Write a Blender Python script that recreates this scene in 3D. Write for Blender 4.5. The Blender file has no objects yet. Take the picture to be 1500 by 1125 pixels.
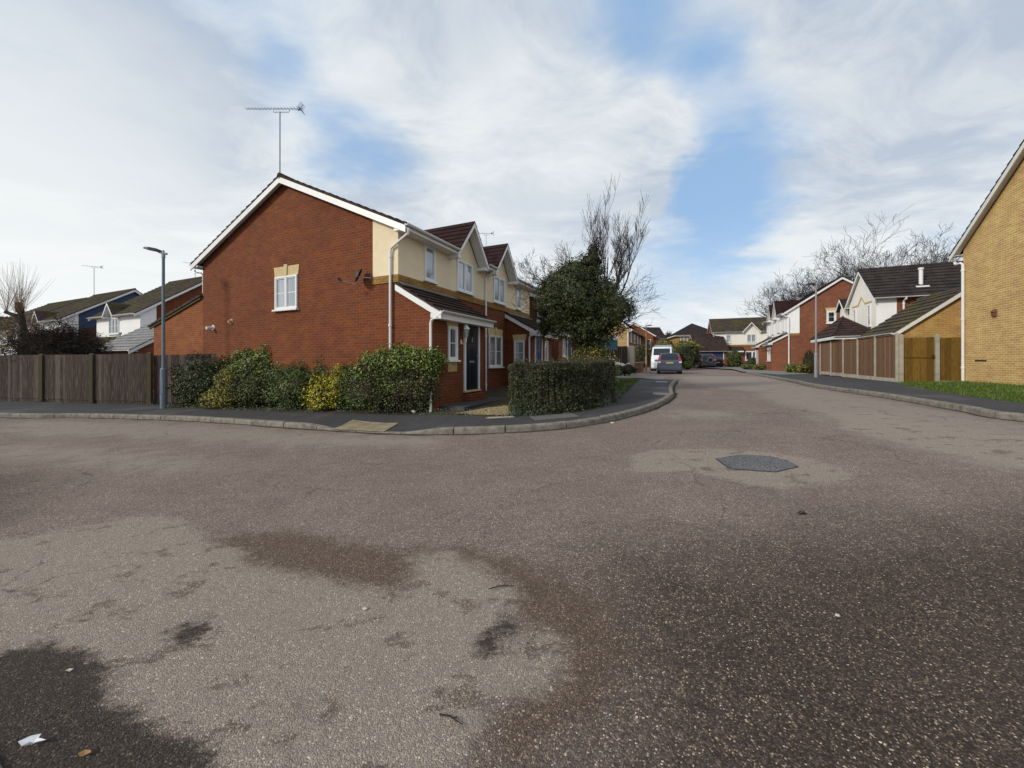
import bpy, math, random, time
from mathutils import Vector, Matrix
from mathutils.geometry import delaunay_2d_cdt
from mathutils import noise as mnoise
R = math.radians
SC = bpy.context.scene
COL = SC.collection
CAMZ = 1.65
F = 555.0
D1 = Vector((0.415, 0.910, 0)).normalized()      # along the street, away from the camera
D2 = Vector((-0.910, 0.415, 0)).normalized()     # square to it, to the left
A1 = math.atan2(D1.y, D1.x)

def at(px, py, Y):
    return Vector(((px - 750) / F * Y, Y, CAMZ + (530 - py) / F * Y))

def sstep(t):
    t = max(0.0, min(1.0, t)); return t * t * (3 - 2 * t)

def G(x, y):
    """height of the road surface: it climbs gently to the right and up the street"""
    return 0.70 * sstep((0.8 * x + 0.5 * y + 6) / 20.0) + 0.008 * max(0.0, y - 30)

def on_road(px, py, off=0.0):
    z = 0.3
    for _ in range(30):
        Y = (z + off - CAMZ) * F / (530 - py)
        X = (px - 750) / F * Y
        z = 0.5 * z + 0.5 * G(X, Y)
    return (X, Y)

# ------------------------------------------------------------------ nodes
class NT:
    def __init__(s, tree):
        s.t = tree; s.n = tree.nodes; s.l = tree.links
    def put(s, sock, v):
        if v is None: return
        if isinstance(v, bpy.types.NodeSocket): s.l.new(v, sock)
        else:
            if isinstance(v, (tuple, list)) and len(v) == 3 and sock.type == 'RGBA': v = (*v, 1)
            sock.default_value = v
    def math(s, op, a, b=None, c=None, clamp=False):
        n = s.n.new('ShaderNodeMath'); n.operation = op; n.use_clamp = clamp
        s.put(n.inputs[0], a); s.put(n.inputs[1], b); s.put(n.inputs[2], c); return n.outputs[0]
    def vmath(s, op, a, b=None, out=0):
        n = s.n.new('ShaderNodeVectorMath'); n.operation = op
        s.put(n.inputs[0], a); s.put(n.inputs[1], b); return n.outputs[out]
    def mix(s, f, a, b, mode='MIX'):
        n = s.n.new('ShaderNodeMix'); n.data_type = 'RGBA'; n.blend_type = mode; n.clamp_factor = True
        s.put(n.inputs[0], f); s.put(n.inputs[6], a); s.put(n.inputs[7], b); return n.outputs[2]
    def noise(s, vec, scale, detail=3, rough=0.5, dist=0.0, out='Fac'):
        n = s.n.new('ShaderNodeTexNoise'); s.put(n.inputs['Vector'], vec)
        n.inputs['Scale'].default_value = scale; n.inputs['Detail'].default_value = detail
        n.inputs['Roughness'].default_value = rough; n.inputs['Distortion'].default_value = dist
        return n.outputs[out]
    def voronoi(s, vec, scale, feature='F1', out='Color'):
        n = s.n.new('ShaderNodeTexVoronoi'); n.feature = feature; s.put(n.inputs['Vector'], vec)
        n.inputs['Scale'].default_value = scale; return n.outputs[out]
    def ramp(s, f, stops):
        n = s.n.new('ShaderNodeValToRGB'); s.put(n.inputs[0], f); e = n.color_ramp.elements
        while len(e) < len(stops): e.new(0.5)
        for i, (p, c) in enumerate(stops):
            e[i].position = p; e[i].color = (*c, 1) if len(c) == 3 else c
        return n.outputs[0]
    def rng(s, v, a, b, c=0.0, d=1.0, smooth=True):
        n = s.n.new('ShaderNodeMapRange'); n.interpolation_type = 'SMOOTHSTEP' if smooth else 'LINEAR'
        s.put(n.inputs[0], v); n.inputs[1].default_value = a; n.inputs[2].default_value = b
        n.inputs[3].default_value = c; n.inputs[4].default_value = d; return n.outputs[0]
    def coord(s, kind='Object'):
        return s.n.new('ShaderNodeTexCoord').outputs[kind]
    def pos(s):
        return s.n.new('ShaderNodeNewGeometry').outputs['Position']
    def sep(s, v):
        n = s.n.new('ShaderNodeSeparateXYZ'); s.put(n.inputs[0], v); return n.outputs
    def comb(s, x=0.0, y=0.0, z=0.0):
        n = s.n.new('ShaderNodeCombineXYZ')
        for i, v in enumerate((x, y, z)): s.put(n.inputs[i], v)
        return n.outputs[0]
    def attr(s, name, out='Fac'):
        n = s.n.new('ShaderNodeAttribute'); n.attribute_name = name; return n.outputs[out]
    def bump(s, h, strength=0.3, dist=0.01):
        n = s.n.new('ShaderNodeBump'); n.inputs['Strength'].default_value = strength
        n.inputs['Distance'].default_value = dist; s.put(n.inputs['Height'], h); return n.outputs[0]

def new_mat(name):
    m = bpy.data.materials.new(name); m.use_nodes = True
    nt = NT(m.node_tree); b = m.node_tree.nodes['Principled BSDF']
    return m, nt, b

def flat_mat(name, col, rough=0.6, metal=0.0, vary=0.12, scale=3.0, spec=0.5, dirt=None, coat=0.0):
    m, t, b = new_mat(name)
    co = t.coord()
    f = t.noise(co, scale, 5, 0.6)
    f = t.rng(f, 0.3, 0.7, 1 - vary, 1 + vary, False)
    c = t.mix(1.0, col, t.comb(f, f, f), 'MULTIPLY')
    if dirt:
        d = t.rng(t.noise(co, scale * 2.3, 6, 0.7), 0.52, 0.75)
        c = t.mix(t.math('MULTIPLY', d, 0.55), c, dirt)
    t.put(b.inputs['Base Color'], c)
    b.inputs['Roughness'].default_value = rough; b.inputs['Metallic'].default_value = metal
    b.inputs['Specular IOR Level'].default_value = spec; b.inputs['Coat Weight'].default_value = coat
    return m

def brick_mat(name, c1, c2, mortar, c3, mort_mix=0.8, stain=0.35):
    m, t, b = new_mat(name)
    co = t.coord(); s = t.sep(co)
    u = t.math('ADD', s[0], s[1])
    v = t.comb(u, s[2], 0.0)
    n = t.n.new('ShaderNodeTexBrick'); t.put(n.inputs['Vector'], v)
    n.inputs['Scale'].default_value = 1.0; n.inputs['Brick Width'].default_value = 0.225
    n.inputs['Row Height'].default_value = 0.075; n.inputs['Mortar Size'].default_value = 0.007
    n.inputs['Mortar Smooth'].default_value = 0.3; n.inputs['Bias'].default_value = 0.0
    t.put(n.inputs['Color1'], c1); t.put(n.inputs['Color2'], c2); t.put(n.inputs['Mortar'], mortar)
    # individual odd bricks
    row = t.math('FLOOR', t.math('DIVIDE', s[2], 0.075))
    off = t.math('MULTIPLY', t.math('MODULO', row, 2.0), 0.1125)
    bx = t.math('FLOOR', t.math('DIVIDE', t.math('ADD', u, off), 0.225))
    w = t.n.new('ShaderNodeTexWhiteNoise'); w.noise_dimensions = '2D'; t.put(w.inputs['Vector'], t.comb(bx, row, 0))
    odd = t.rng(w.outputs['Value'], 0.6, 0.95)
    c = t.mix(t.math('MULTIPLY', odd, 0.4), n.outputs['Color'], c3)
    # keep the mortar joints
    c = t.mix(t.math('MULTIPLY', n.outputs['Fac'], mort_mix), c, mortar)
    pa = t.rng(t.noise(t.vmath('MULTIPLY', co, (1.0, 1.0, 1.8)), 1.9, 6, 0.65), 0.3, 0.7, 0.90, 1.12, False)
    c = t.mix(1.0, c, t.comb(pa, t.math('MULTIPLY', pa, t.math('MULTIPLY', pa, 0.98)), pa), 'MULTIPLY')
    big = t.rng(t.noise(co, 0.55, 4, 0.6), 0.3, 0.72)
    c = t.mix(t.math('MULTIPLY', big, stain), c, t.mix(1.0, c, (0.62, 0.60, 0.62), 'MULTIPLY'))
    fine = t.rng(t.noise(co, 40, 3, 0.6), 0.2, 0.8, 0.8, 1.2, False)
    c = t.mix(1.0, c, t.comb(fine, fine, fine), 'MULTIPLY')
    t.put(b.inputs['Base Color'], c); b.inputs['Roughness'].default_value = 0.9
    b.inputs['Specular IOR Level'].default_value = 0.25
    h = t.math('SUBTRACT', 1.0, n.outputs['Fac'])
    t.put(b.inputs['Normal'], t.bump(h, 0.5, 0.006))
    return m

def tile_mat(name, c1, c2, moss, moss_amt, course=0.3):
    m, t, b = new_mat(name)
    co = t.coord(); s = t.sep(co)
    w = t.n.new('ShaderNodeTexWhiteNoise'); w.noise_dimensions = '3D'
    q = t.comb(t.math('FLOOR', t.math('DIVIDE', s[0], 0.3)), t.math('FLOOR', t.math('DIVIDE', s[1], 0.27)), 0.0)
    t.put(w.inputs['Vector'], q)
    c = t.mix(w.outputs['Value'], c1, c2)
    n1 = t.noise(co, 1.3, 6, 0.65)
    c = t.mix(t.math('MULTIPLY', t.rng(n1, 0.62 - moss_amt, 0.78 - moss_amt), 0.85), c, moss)
    n2 = t.rng(t.noise(co, 22, 4, 0.7), 0.3, 0.75, 0.65, 1.35, False)
    c = t.mix(1.0, c, t.comb(n2, n2, n2), 'MULTIPLY')
    wv = t.math('SINE', t.math('MULTIPLY', s[0], 2 * math.pi / 0.15))
    t.put(b.inputs['Base Color'], c); b.inputs['Roughness'].default_value = 0.9
    b.inputs['Specular IOR Level'].default_value = 0.12
    t.put(b.inputs['Normal'], t.bump(wv, 0.5, 0.012))
    return m

def slab_mat():
    m, t, b = new_mat('beige paving slabs')
    p = t.pos(); s = t.sep(p)
    rot = t.comb(t.math('ADD', t.math('MULTIPLY', s[0], 0.91), t.math('MULTIPLY', s[1], -0.41)), t.math('ADD', t.math('MULTIPLY', s[0], 0.41), t.math('MULTIPLY', s[1], 0.91)), 0.0)
    n = t.n.new('ShaderNodeTexBrick'); t.put(n.inputs['Vector'], rot); n.offset = 0.0
    n.inputs['Scale'].default_value = 1.0; n.inputs['Brick Width'].default_value = 0.4; n.inputs['Row Height'].default_value = 0.4; n.inputs['Mortar Size'].default_value = 0.012
    t.put(n.inputs['Color1'], (0.30, 0.245, 0.15)); t.put(n.inputs['Color2'], (0.25, 0.205, 0.125)); t.put(n.inputs['Mortar'], (0.10, 0.085, 0.055))
    d = t.rng(t.noise(p, 4.0, 7, 0.7), 0.42, 0.66)
    c = t.mix(t.math('MULTIPLY', d, 0.6), n.outputs['Color'], (0.13, 0.115, 0.08))
    # raised blisters of the crossing slabs
    fx = t.math('SUBTRACT', t.math('FRACT', t.math('DIVIDE', t.sep(rot)[0], 0.0667)), 0.5); fy = t.math('SUBTRACT', t.math('FRACT', t.math('DIVIDE', t.sep(rot)[1], 0.0667)), 0.5)
    rr = t.math('SQRT', t.math('ADD', t.math('MULTIPLY', fx, fx), t.math('MULTIPLY', fy, fy)))
    t.put(b.inputs['Base Color'], c); b.inputs['Roughness'].default_value = 0.9
    t.put(b.inputs['Normal'], t.bump(t.rng(rr, 0.18, 0.32, 1.0, 0.0), 0.8, 0.006)); return m

def leaf_mat(name, cols, rough=0.5, dead=0.0, spec=0.4):
    m, t, b = new_mat(name)
    g = t.n.new('ShaderNodeNewGeometry').outputs['Random Per Island']
    st = [(i / max(1, len(cols) - 1), c) for i, c in enumerate(cols)]
    c = t.ramp(g, st)
    if dead: c = t.mix(t.math('MULTIPLY', t.rng(t.noise(t.pos(), 1.6, 4, 0.6), 0.5, 0.66), dead), c, (0.060, 0.042, 0.022))
    f = t.rng(t.noise(t.pos(), 2.5, 3, 0.6), 0.3, 0.7, 0.65, 1.35, False)
    c = t.mix(1.0, c, t.comb(f, f, f), 'MULTIPLY')
    t.put(b.inputs['Base Color'], c); b.inputs['Roughness'].default_value = rough
    b.inputs['Specular IOR Level'].default_value = spec
    return m

def wood_mat(name, c1, c2, grey, board=0.12, amt=0.5):
    m, t, b = new_mat(name)
    co = t.coord(); s = t.sep(co)
    u = t.math('ADD', s[0], s[1])
    bid = t.math('FLOOR', t.math('DIVIDE', u, board))
    w = t.n.new('ShaderNodeTexWhiteNoise'); w.noise_dimensions = '1D'; t.put(w.inputs['W'], bid)
    c = t.mix(w.outputs['Value'], c1, c2)
    w2 = t.n.new('ShaderNodeTexWhiteNoise'); w2.noise_dimensions = '1D'; t.put(w2.inputs['W'], t.math('ADD', bid, 37.3))
    c = t.mix(t.math('MULTIPLY', t.rng(w2.outputs['Value'], 0.72, 0.95), 0.38), c, grey)
    st = t.noise(t.comb(t.math('MULTIPLY', u, 9.0), 0.0, t.math('MULTIPLY', s[2], 0.7)), 3, 5, 0.65)
    c = t.mix(t.math('MULTIPLY', t.rng(st, 0.45, 0.75), amt), c, grey)
    fi = t.rng(t.noise(t.comb(t.math('MULTIPLY', u, 40.0), 0.0, t.math('MULTIPLY', s[2], 1.5)), 2, 4), 0.25, 0.75, 0.65, 1.35, False)
    c = t.mix(1.0, c, t.comb(fi, fi, fi), 'MULTIPLY')
    t.put(b.inputs['Base Color'], c); b.inputs['Roughness'].default_value = 0.85
    b.inputs['Specular IOR Level'].default_value = 0.2
    return m

def road_mat():
    m, t, b = new_mat('road asphalt')
    p = t.pos(); s = t.sep(p); p2 = t.comb(s[0], s[1], 0.0)
    light = t.attr('light'); dark = t.attr('dark'); dirt = t.attr('dirt'); far = t.attr('pale')
    rag = t.noise(p2, 1.7, 8, 0.68); rag2 = t.noise(p2, 7.0, 6, 0.7); streak = t.noise(t.comb(s[0], t.math('MULTIPLY', s[1], 2.2), 3.0), 2.6, 7, 0.7)
    ragc = t.math('MULTIPLY', t.math('SUBTRACT', t.math('ADD', rag, t.math('MULTIPLY', rag2, 0.35)), 0.675), 1.0)
    ragf = t.math('SUBTRACT', t.noise(t.vmath('MULTIPLY', p2, (1.0, 1.6, 1.0)), 7.5, 9, 0.78, 0.4), 0.5)
    edge = t.math('ADD', t.math('MULTIPLY', ragc, 0.28), t.math('MULTIPLY', ragf, 0.55))
    L = t.rng(t.math('ADD', light, edge), -0.12, 0.04)
    D = t.rng(t.math('ADD', dark, t.math('MULTIPLY', ragc, 1.0)), -0.7, 0.9)
    I = t.rng(t.math('ADD', dirt, t.math('MULTIPLY', edge, 1.1)), -0.10, 0.14)
    PL = t.rng(t.math('ADD', far, t.math('MULTIPLY', ragc, 2.2)), -0.35, 0.45)
    # stone colours
    va = t.voronoi(p2, 165.0); vs = t.sep(va)
    stones = t.ramp(vs[0], [(0.0, (0.050, 0.041, 0.037)), (0.3, (0.085, 0.069, 0.063)), (0.6, (0.130, 0.108, 0.097)), (0.86, (0.20, 0.162, 0.138)), (0.96, (0.34, 0.28, 0.215)), (1.0, (0.62, 0.57, 0.48))])
    vb = t.sep(t.voronoi(p2, 60.0))
    big = t.rng(vb[1], 0.0, 1.0, 0.72, 1.28, False)
    base = t.mix(1.0, stones, t.comb(big, big, big), 'MULTIPLY')
    mid = t.mix(0.35, base, (0.150, 0.122, 0.114))
    # mid-distance warmth and mottling
    mot = t.rng(t.noise(p2, 0.9, 8, 0.62), 0.25, 0.75, 0.84, 1.16, False)
    mot2 = t.rng(streak, 0.25, 0.8, 0.86, 1.14, False)
    c = t.mix(1.0, mid, t.comb(mot, mot, mot), 'MULTIPLY')
    c = t.mix(1.0, c, t.comb(mot2, mot2, mot2), 'MULTIPLY')
    c = t.mix(1.0, c, (1.47, 1.40, 1.36), 'MULTIPLY')
    c = t.mix(D, c, t.mix(0.62, t.mix(1.0, t.mix(1.0, base, base, 'MULTIPLY'), (2.5, 2.6, 2.7), 'MULTIPLY'), t.mix(1.0, c, (0.44, 0.42, 0.40), 'MULTIPLY')))
    lightc = t.mix(0.70, t.mix(1.0, base, (2.2, 2.05, 1.9), 'MULTIPLY'), (0.285, 0.248, 0.212))
    pot = t.rng(t.math('ADD', t.noise(t.vmath('MULTIPLY', p2, (1.0, 1.7, 1.0)), 2.4, 7, 0.72), t.math('MULTIPLY', rag2, 0.30)), 0.70, 0.77)
    lightc = t.mix(t.math('MULTIPLY', pot, 0.65), lightc, t.mix(1.0, base, (0.75, 0.66, 0.56), 'MULTIPLY'))
    c = t.mix(t.math('MULTIPLY', PL, 0.75), c, t.mix(0.5, lightc, (0.29, 0.255, 0.225)))
    dirtc = t.mix(0.45, t.mix(1.0, base, (0.9, 0.75, 0.62), 'MULTIPLY'), (0.105, 0.078, 0.060))
    c = t.mix(t.math('MULTIPLY', I, 0.85), c, dirtc)
    c = t.mix(t.math('MULTIPLY', L, 0.84), c, lightc)
    pit = t.attr('wet'); W = t.rng(t.math('ADD', pit, t.math('MULTIPLY', edge, 0.8)), -0.05, 0.06)
    # scattered dark gouges in the worn surface
    go = t.noise(t.vmath('MULTIPLY', p2, (1.0, 2.0, 1.0)), 5.5, 6, 0.75, 0.6)
    c = t.mix(t.math('MULTIPLY', t.math('MULTIPLY', t.rng(go, 0.66, 0.72), t.rng(t.noise(p2, 0.8, 3), 0.45, 0.6)), 0.6), c, (0.055, 0.045, 0.037))
    c = t.mix(t.math('MULTIPLY', W, 0.95), c, t.mix(0.4, t.mix(1.0, base, (0.38, 0.36, 0.34), 'MULTIPLY'), (0.034, 0.030, 0.026)))
    # cracks
    cr = t.voronoi(t.vmath('ADD', p2, t.vmath('MULTIPLY', t.noise(p2, 2.5, 4, 0.6, out='Color'), (0.7, 0.7, 0.0))), 0.8, 'DISTANCE_TO_EDGE', 'Distance')
    crk = t.rng(cr, 0.0, 0.013, 1.0, 0.0)
    crk = t.math('MULTIPLY', crk, t.rng(t.noise(p2, 0.7, 3), 0.5, 0.62))
    c = t.mix(t.math('MULTIPLY', crk, 0.6), c, (0.035, 0.03, 0.026))
    t.put(b.inputs['Base Color'], c); b.inputs['Roughness'].default_value = 0.92
    b.inputs['Specular IOR Level'].default_value = 0.18
    vh = t.voronoi(p2, 165.0, 'F1', 'Distance')
    hh = t.math('ADD', t.math('MULTIPLY', vh, -0.7), t.math('MULTIPLY', t.noise(p2, 24, 4, 0.6), 1.0))
    t.put(b.inputs['Normal'], t.bump(hh, 0.75, 0.012))
    return m

def asphalt_mat(name, c1, c2, patch=None, rough=0.9):
    m, t, b = new_mat(name)
    p = t.pos(); s = t.sep(p); p2 = t.comb(s[0], s[1], 0.0)
    v = t.sep(t.voronoi(p2, 110.0))
    c = t.mix(t.rng(v[0], 0.3, 1.0), c1, c2)
    mo = t.rng(t.noise(p2, 1.1, 7, 0.65), 0.25, 0.75, 0.8, 1.25, False)
    c = t.mix(1.0, c, t.comb(mo, mo, mo), 'MULTIPLY')
    if patch:
        pf = t.rng(t.noise(p2, 0.55, 5, 0.6), 0.55, 0.62)
        c = t.mix(t.math('MULTIPLY', pf, 0.5), c, patch)
    t.put(b.inputs['Base Color'], c); b.inputs['Roughness'].default_value = rough
    b.inputs['Specular IOR Level'].default_value = 0.25
    t.put(b.inputs['Normal'], t.bump(t.noise(p2, 60, 3, 0.6), 0.4, 0.008))
    return m

def ground_mat(name, c1, c2, c3, sc=3.0, bump=0.5):
    m, t, b = new_mat(name)
    p = t.pos(); s = t.sep(p); p2 = t.comb(s[0], s[1], 0.0)
    c = t.mix(t.rng(t.noise(p2, sc, 8, 0.7), 0.35, 0.65), c1, c2)
    c = t.mix(t.rng(t.noise(p2, sc * 9, 5, 0.7), 0.5, 0.75), c, c3)
    t.put(b.inputs['Base Color'], c); b.inputs['Roughness'].default_value = 0.95
    b.inputs['Specular IOR Level'].default_value = 0.15
    t.put(b.inputs['Normal'], t.bump(t.noise(p2, sc * 12, 4, 0.7), bump, 0.03))
    return m

def glass_mat(name, inner, curtain, rough=0.05):
    m, t, b = new_mat(name)
    co = t.coord(); s = t.sep(co)
    u = t.math('ADD', s[0], s[1])
    f = t.noise(t.comb(t.math('MULTIPLY', u, 14.0), 0.0, t.math('MULTIPLY', s[2], 0.5)), 1.4, 2)
    fold = t.rng(f, 0.35, 0.65)
    big = t.rng(t.noise(t.comb(u, 0.0, 0.0), 1.9, 2), 0.42, 0.56)
    c = t.mix(t.math('MULTIPLY', big, 0.8), inner, t.mix(fold, curtain, tuple(x * 0.6 for x in curtain)))
    t.put(b.inputs['Base Color'], c); b.inputs['Roughness'].default_value = rough
    b.inputs['Specular IOR Level'].default_value = 1.0; b.inputs['IOR'].default_value = 1.75; b.inputs['Coat Weight'].default_value = 0.8
    b.inputs['Coat Roughness'].default_value = 0.02
    return m

M = {}
M['brick'] = brick_mat('red brick', (0.142, 0.034, 0.009), (0.190, 0.047, 0.012), (0.165, 0.098, 0.060), (0.088, 0.036, 0.024), 0.5, 0.4)
M['brick_warm'] = brick_mat('orange red brick', (0.20, 0.056, 0.015), (0.25, 0.074, 0.020), (0.23, 0.14, 0.08), (0.15, 0.048, 0.022), 0.4, 0.4)
M['brick_far'] = brick_mat('brown red brick', (0.19, 0.056, 0.026), (0.24, 0.074, 0.034), (0.24, 0.16, 0.11), (0.13, 0.045, 0.03), 0.5, 0.35)
M['brick_yellow'] = brick_mat('yellow stock brick', (0.46, 0.285, 0.080), (0.57, 0.375, 0.125), (0.74, 0.63, 0.44), (0.42, 0.225, 0.06), 0.75, 0.25)
M['brick_yellow2'] = brick_mat('dull yellow brick', (0.37, 0.215, 0.06), (0.45, 0.27, 0.08), (0.5, 0.38, 0.2), (0.30, 0.15, 0.04), 0.4, 0.3)
M['buff'] = flat_mat('buff brick trim', (0.40, 0.27, 0.115), 0.85, vary=0.25, scale=9)
M['buff_pale'] = flat_mat('pale buff stone', (0.52, 0.41, 0.21), 0.8, vary=0.12, scale=6)
M['band'] = brick_mat('buff soldier course', (0.36, 0.21, 0.055), (0.28, 0.15, 0.04), (0.12, 0.08, 0.04), (0.20, 0.11, 0.04), 0.6, 0.3)
M['cream'] = flat_mat('cream render', (0.75, 0.635, 0.45), 0.9, vary=0.06, scale=1.6, spec=0.2, dirt=(0.60, 0.51, 0.37))
M['white_render'] = flat_mat('white render', (0.82, 0.82, 0.82), 0.9, vary=0.04, scale=1.3, spec=0.2)
M['cream_far'] = flat_mat('pale cream render', (0.78, 0.75, 0.68), 0.9, vary=0.05, scale=1.3, spec=0.2)
M['blue_clad'] = flat_mat('dark blue cladding', (0.035, 0.06, 0.13), 0.8, vary=0.1)
M['upvc'] = flat_mat('white plastic', (0.72, 0.72, 0.72), 0.35, vary=0.05, scale=2.0, spec=0.5, dirt=(0.55, 0.54, 0.5))
M['upvc_old'] = flat_mat('weathered white plastic', (0.66, 0.655, 0.63), 0.45, vary=0.08, scale=3.0, dirt=(0.40, 0.38, 0.33))
M['lead'] = flat_mat('lead flashing', (0.13, 0.13, 0.14), 0.5, vary=0.2)
M['tile'] = tile_mat('dark brown roof tiles', (0.036, 0.024, 0.022), (0.062, 0.040, 0.035), (0.07, 0.062, 0.03), 0.0)
M['tile_dormer'] = tile_mat('purple brown roof tiles', (0.022, 0.011, 0.011), (0.038, 0.018, 0.018), (0.05, 0.03, 0.026), -0.1)
M['tile_grey'] = tile_mat('grey brown mossy roof tiles', (0.050, 0.038, 0.034), (0.080, 0.062, 0.055), (0.085, 0.085, 0.020), 0.16)
M['tile_silver'] = tile_mat('weathered silver grey tiles', (0.19, 0.19, 0.19), (0.26, 0.26, 0.26), (0.13, 0.14, 0.10), 0.0)
M['tile_dark'] = tile_mat('near black roof tiles', (0.030, 0.026, 0.026), (0.052, 0.042, 0.040), (0.06, 0.06, 0.03), 0.0)
M['glass'] = glass_mat('window glass', (0.035, 0.045, 0.055), (0.30, 0.33, 0.37))
M['glass_net'] = glass_mat('window glass with net curtain', (0.22, 0.25, 0.29), (0.42, 0.46, 0.50))
M['glass_dark'] = glass_mat('dark window glass', (0.015, 0.02, 0.025), (0.06, 0.07, 0.08))
M['door_blue'] = flat_mat('dark navy painted door', (0.008, 0.011, 0.022), 0.3, vary=0.1, coat=0.3)
M['door_mid'] = flat_mat('blue painted door', (0.02, 0.045, 0.13), 0.35, vary=0.1)
M['metal'] = flat_mat('galvanised grey metal', (0.27, 0.29, 0.31), 0.5, 0.35, 0.12, 6, dirt=(0.2, 0.19, 0.18))
M['metal_blue'] = flat_mat('blue grey painted metal', (0.13, 0.175, 0.21), 0.5, 0.1, 0.12, 6)
M['alu'] = flat_mat('dull aluminium', (0.20, 0.24, 0.32), 0.4, 0.6, 0.1)
M['car_glass'] = flat_mat('tinted car glass', (0.012, 0.018, 0.028), 0.08, vary=0.05, spec=0.5)
M['brick_buff'] = brick_mat('pale buff brick', (0.34, 0.225, 0.10), (0.40, 0.27, 0.125), (0.42, 0.34, 0.22), (0.27, 0.16, 0.07), 0.5, 0.3)
M['dark'] = flat_mat('dark plastic', (0.02, 0.02, 0.021), 0.5, vary=0.2)
M['concrete'] = flat_mat('concrete', (0.36, 0.33, 0.27), 0.9, vary=0.22, scale=4, dirt=(0.22, 0.21, 0.14), spec=0.2)
M['kerb'] = flat_mat('kerb concrete', (0.185, 0.168, 0.142), 0.9, vary=0.4, scale=7, dirt=(0.075, 0.075, 0.045), spec=0.2)
M['road'] = road_mat()
M['pavement'] = asphalt_mat('pavement asphalt', (0.038, 0.037, 0.040), (0.072, 0.068, 0.070), (0.095, 0.09, 0.088))
M['drive'] = asphalt_mat('driveway paving', (0.16, 0.16, 0.155), (0.24, 0.235, 0.22))
M['patch'] = asphalt_mat('fresh tarmac patch', (0.065, 0.065, 0.070), (0.20, 0.195, 0.20), (0.26, 0.25, 0.25))
M['shade_grit'] = ground_mat('kerb foot shade', (0.050, 0.042, 0.034), (0.075, 0.065, 0.050), (0.045, 0.055, 0.025), 6, 0.6)  # dark soil tones for the shadow line painted at the kerb foot
M['seam'] = flat_mat('bitumen seam', (0.03, 0.027, 0.026), 0.7, vary=0.3, scale=12)
M['tactile'] = slab_mat()
M['iron'] = flat_mat('cast iron cover', (0.17, 0.16, 0.15), 0.6, 0.3, vary=0.25, scale=14)
M['soil'] = ground_mat('garden soil', (0.045, 0.033, 0.020), (0.080, 0.062, 0.038), (0.045, 0.075, 0.02), 2.5)
M['lawn'] = ground_mat('lawn ground', (0.035, 0.060, 0.008), (0.05, 0.08, 0.012), (0.07, 0.075, 0.02), 1.5)
M['gravel'] = ground_mat('pale gravel', (0.46, 0.38, 0.22), (0.32, 0.25, 0.13), (0.6, 0.52, 0.35), 9, 1.0)
M['gcover'] = ground_mat('far ground', (0.05, 0.07, 0.025), (0.07, 0.085, 0.03), (0.08, 0.07, 0.04), 0.3)
M['grass'] = leaf_mat('grass blades', [(0.035, 0.072, 0.006), (0.065, 0.115, 0.010), (0.13, 0.165, 0.02)])
M['fence_dark'] = wood_mat('weathered dark brown boards', (0.026, 0.017, 0.015), (0.050, 0.032, 0.027), (0.17, 0.14, 0.11), 0.10, 0.6)
M['fence_post'] = wood_mat('green stained timber post', (0.095, 0.075, 0.045), (0.11, 0.088, 0.055), (0.075, 0.075, 0.038), 0.3, 0.5)
M['fence_brown'] = wood_mat('brown stained boards', (0.105, 0.056, 0.030), (0.165, 0.092, 0.048), (0.26, 0.17, 0.11), 0.125, 0.45)
M['gate'] = wood_mat('golden brown boards', (0.13, 0.072, 0.014), (0.20, 0.118, 0.024), (0.075, 0.045, 0.012), 0.10, 0.6)
M['bark'] = flat_mat('dark bark', (0.042, 0.034, 0.028), 0.95, vary=0.3, scale=8, spec=0.1)
M['bark_red'] = flat_mat('red brown bark', (0.16, 0.075, 0.045), 0.9, vary=0.3, scale=8, spec=0.1)
M['bark_far'] = flat_mat('far twigs', (0.045, 0.037, 0.038), 0.95, vary=0.2, scale=2, spec=0.1)
M['twig_pale'] = flat_mat('pale brown shoots', (0.30, 0.22, 0.15), 0.9, vary=0.2, scale=5, spec=0.1)
M['twig_brown'] = flat_mat('brown hedge twigs', (0.040, 0.032, 0.018), 0.95, vary=0.3, scale=10, spec=0.1)
M['leaf_hedge'] = leaf_mat('hedge leaves', [(0.018, 0.026, 0.010), (0.036, 0.050, 0.016), (0.062, 0.078, 0.026), (0.060, 0.045, 0.024), (0.09, 0.11, 0.05)], dead=0.7)
M['leaf_ivy'] = leaf_mat('ivy leaves', [(0.009, 0.018, 0.005), (0.018, 0.030, 0.007), (0.040, 0.052, 0.010), (0.090, 0.092, 0.020)])
M['leaf_green'] = leaf_mat('bright green leaves', [(0.045, 0.080, 0.010), (0.085, 0.14, 0.016), (0.15, 0.21, 0.028), (0.22, 0.26, 0.06)])
M['leaf_mid'] = leaf_mat('mid green leaves', [(0.026, 0.050, 0.009), (0.046, 0.082, 0.013), (0.075, 0.118, 0.018), (0.12, 0.16, 0.03)])
M['leaf_dark'] = leaf_mat('dark green leaves', [(0.016, 0.030, 0.007), (0.030, 0.050, 0.010), (0.052, 0.072, 0.015)])
M['leaf_yellow'] = leaf_mat('yellow variegated leaves', [(0.12, 0.14, 0.015), (0.36, 0.32, 0.02), (0.58, 0.49, 0.035)])
M['leaf_olive'] = leaf_mat('olive yellow leaves', [(0.06, 0.085, 0.012), (0.19, 0.17, 0.022), (0.33, 0.28, 0.04)])
M['leaf_brown'] = leaf_mat('brown green leaves', [(0.040, 0.042, 0.014), (0.060, 0.078, 0.018), (0.085, 0.120, 0.022), (0.15, 0.18, 0.045)], dead=0.8)
M['leaf_weed'] = leaf_mat('greyish weed leaves', [(0.055, 0.075, 0.05), (0.10, 0.12, 0.085), (0.07, 0.10, 0.04)])
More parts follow.
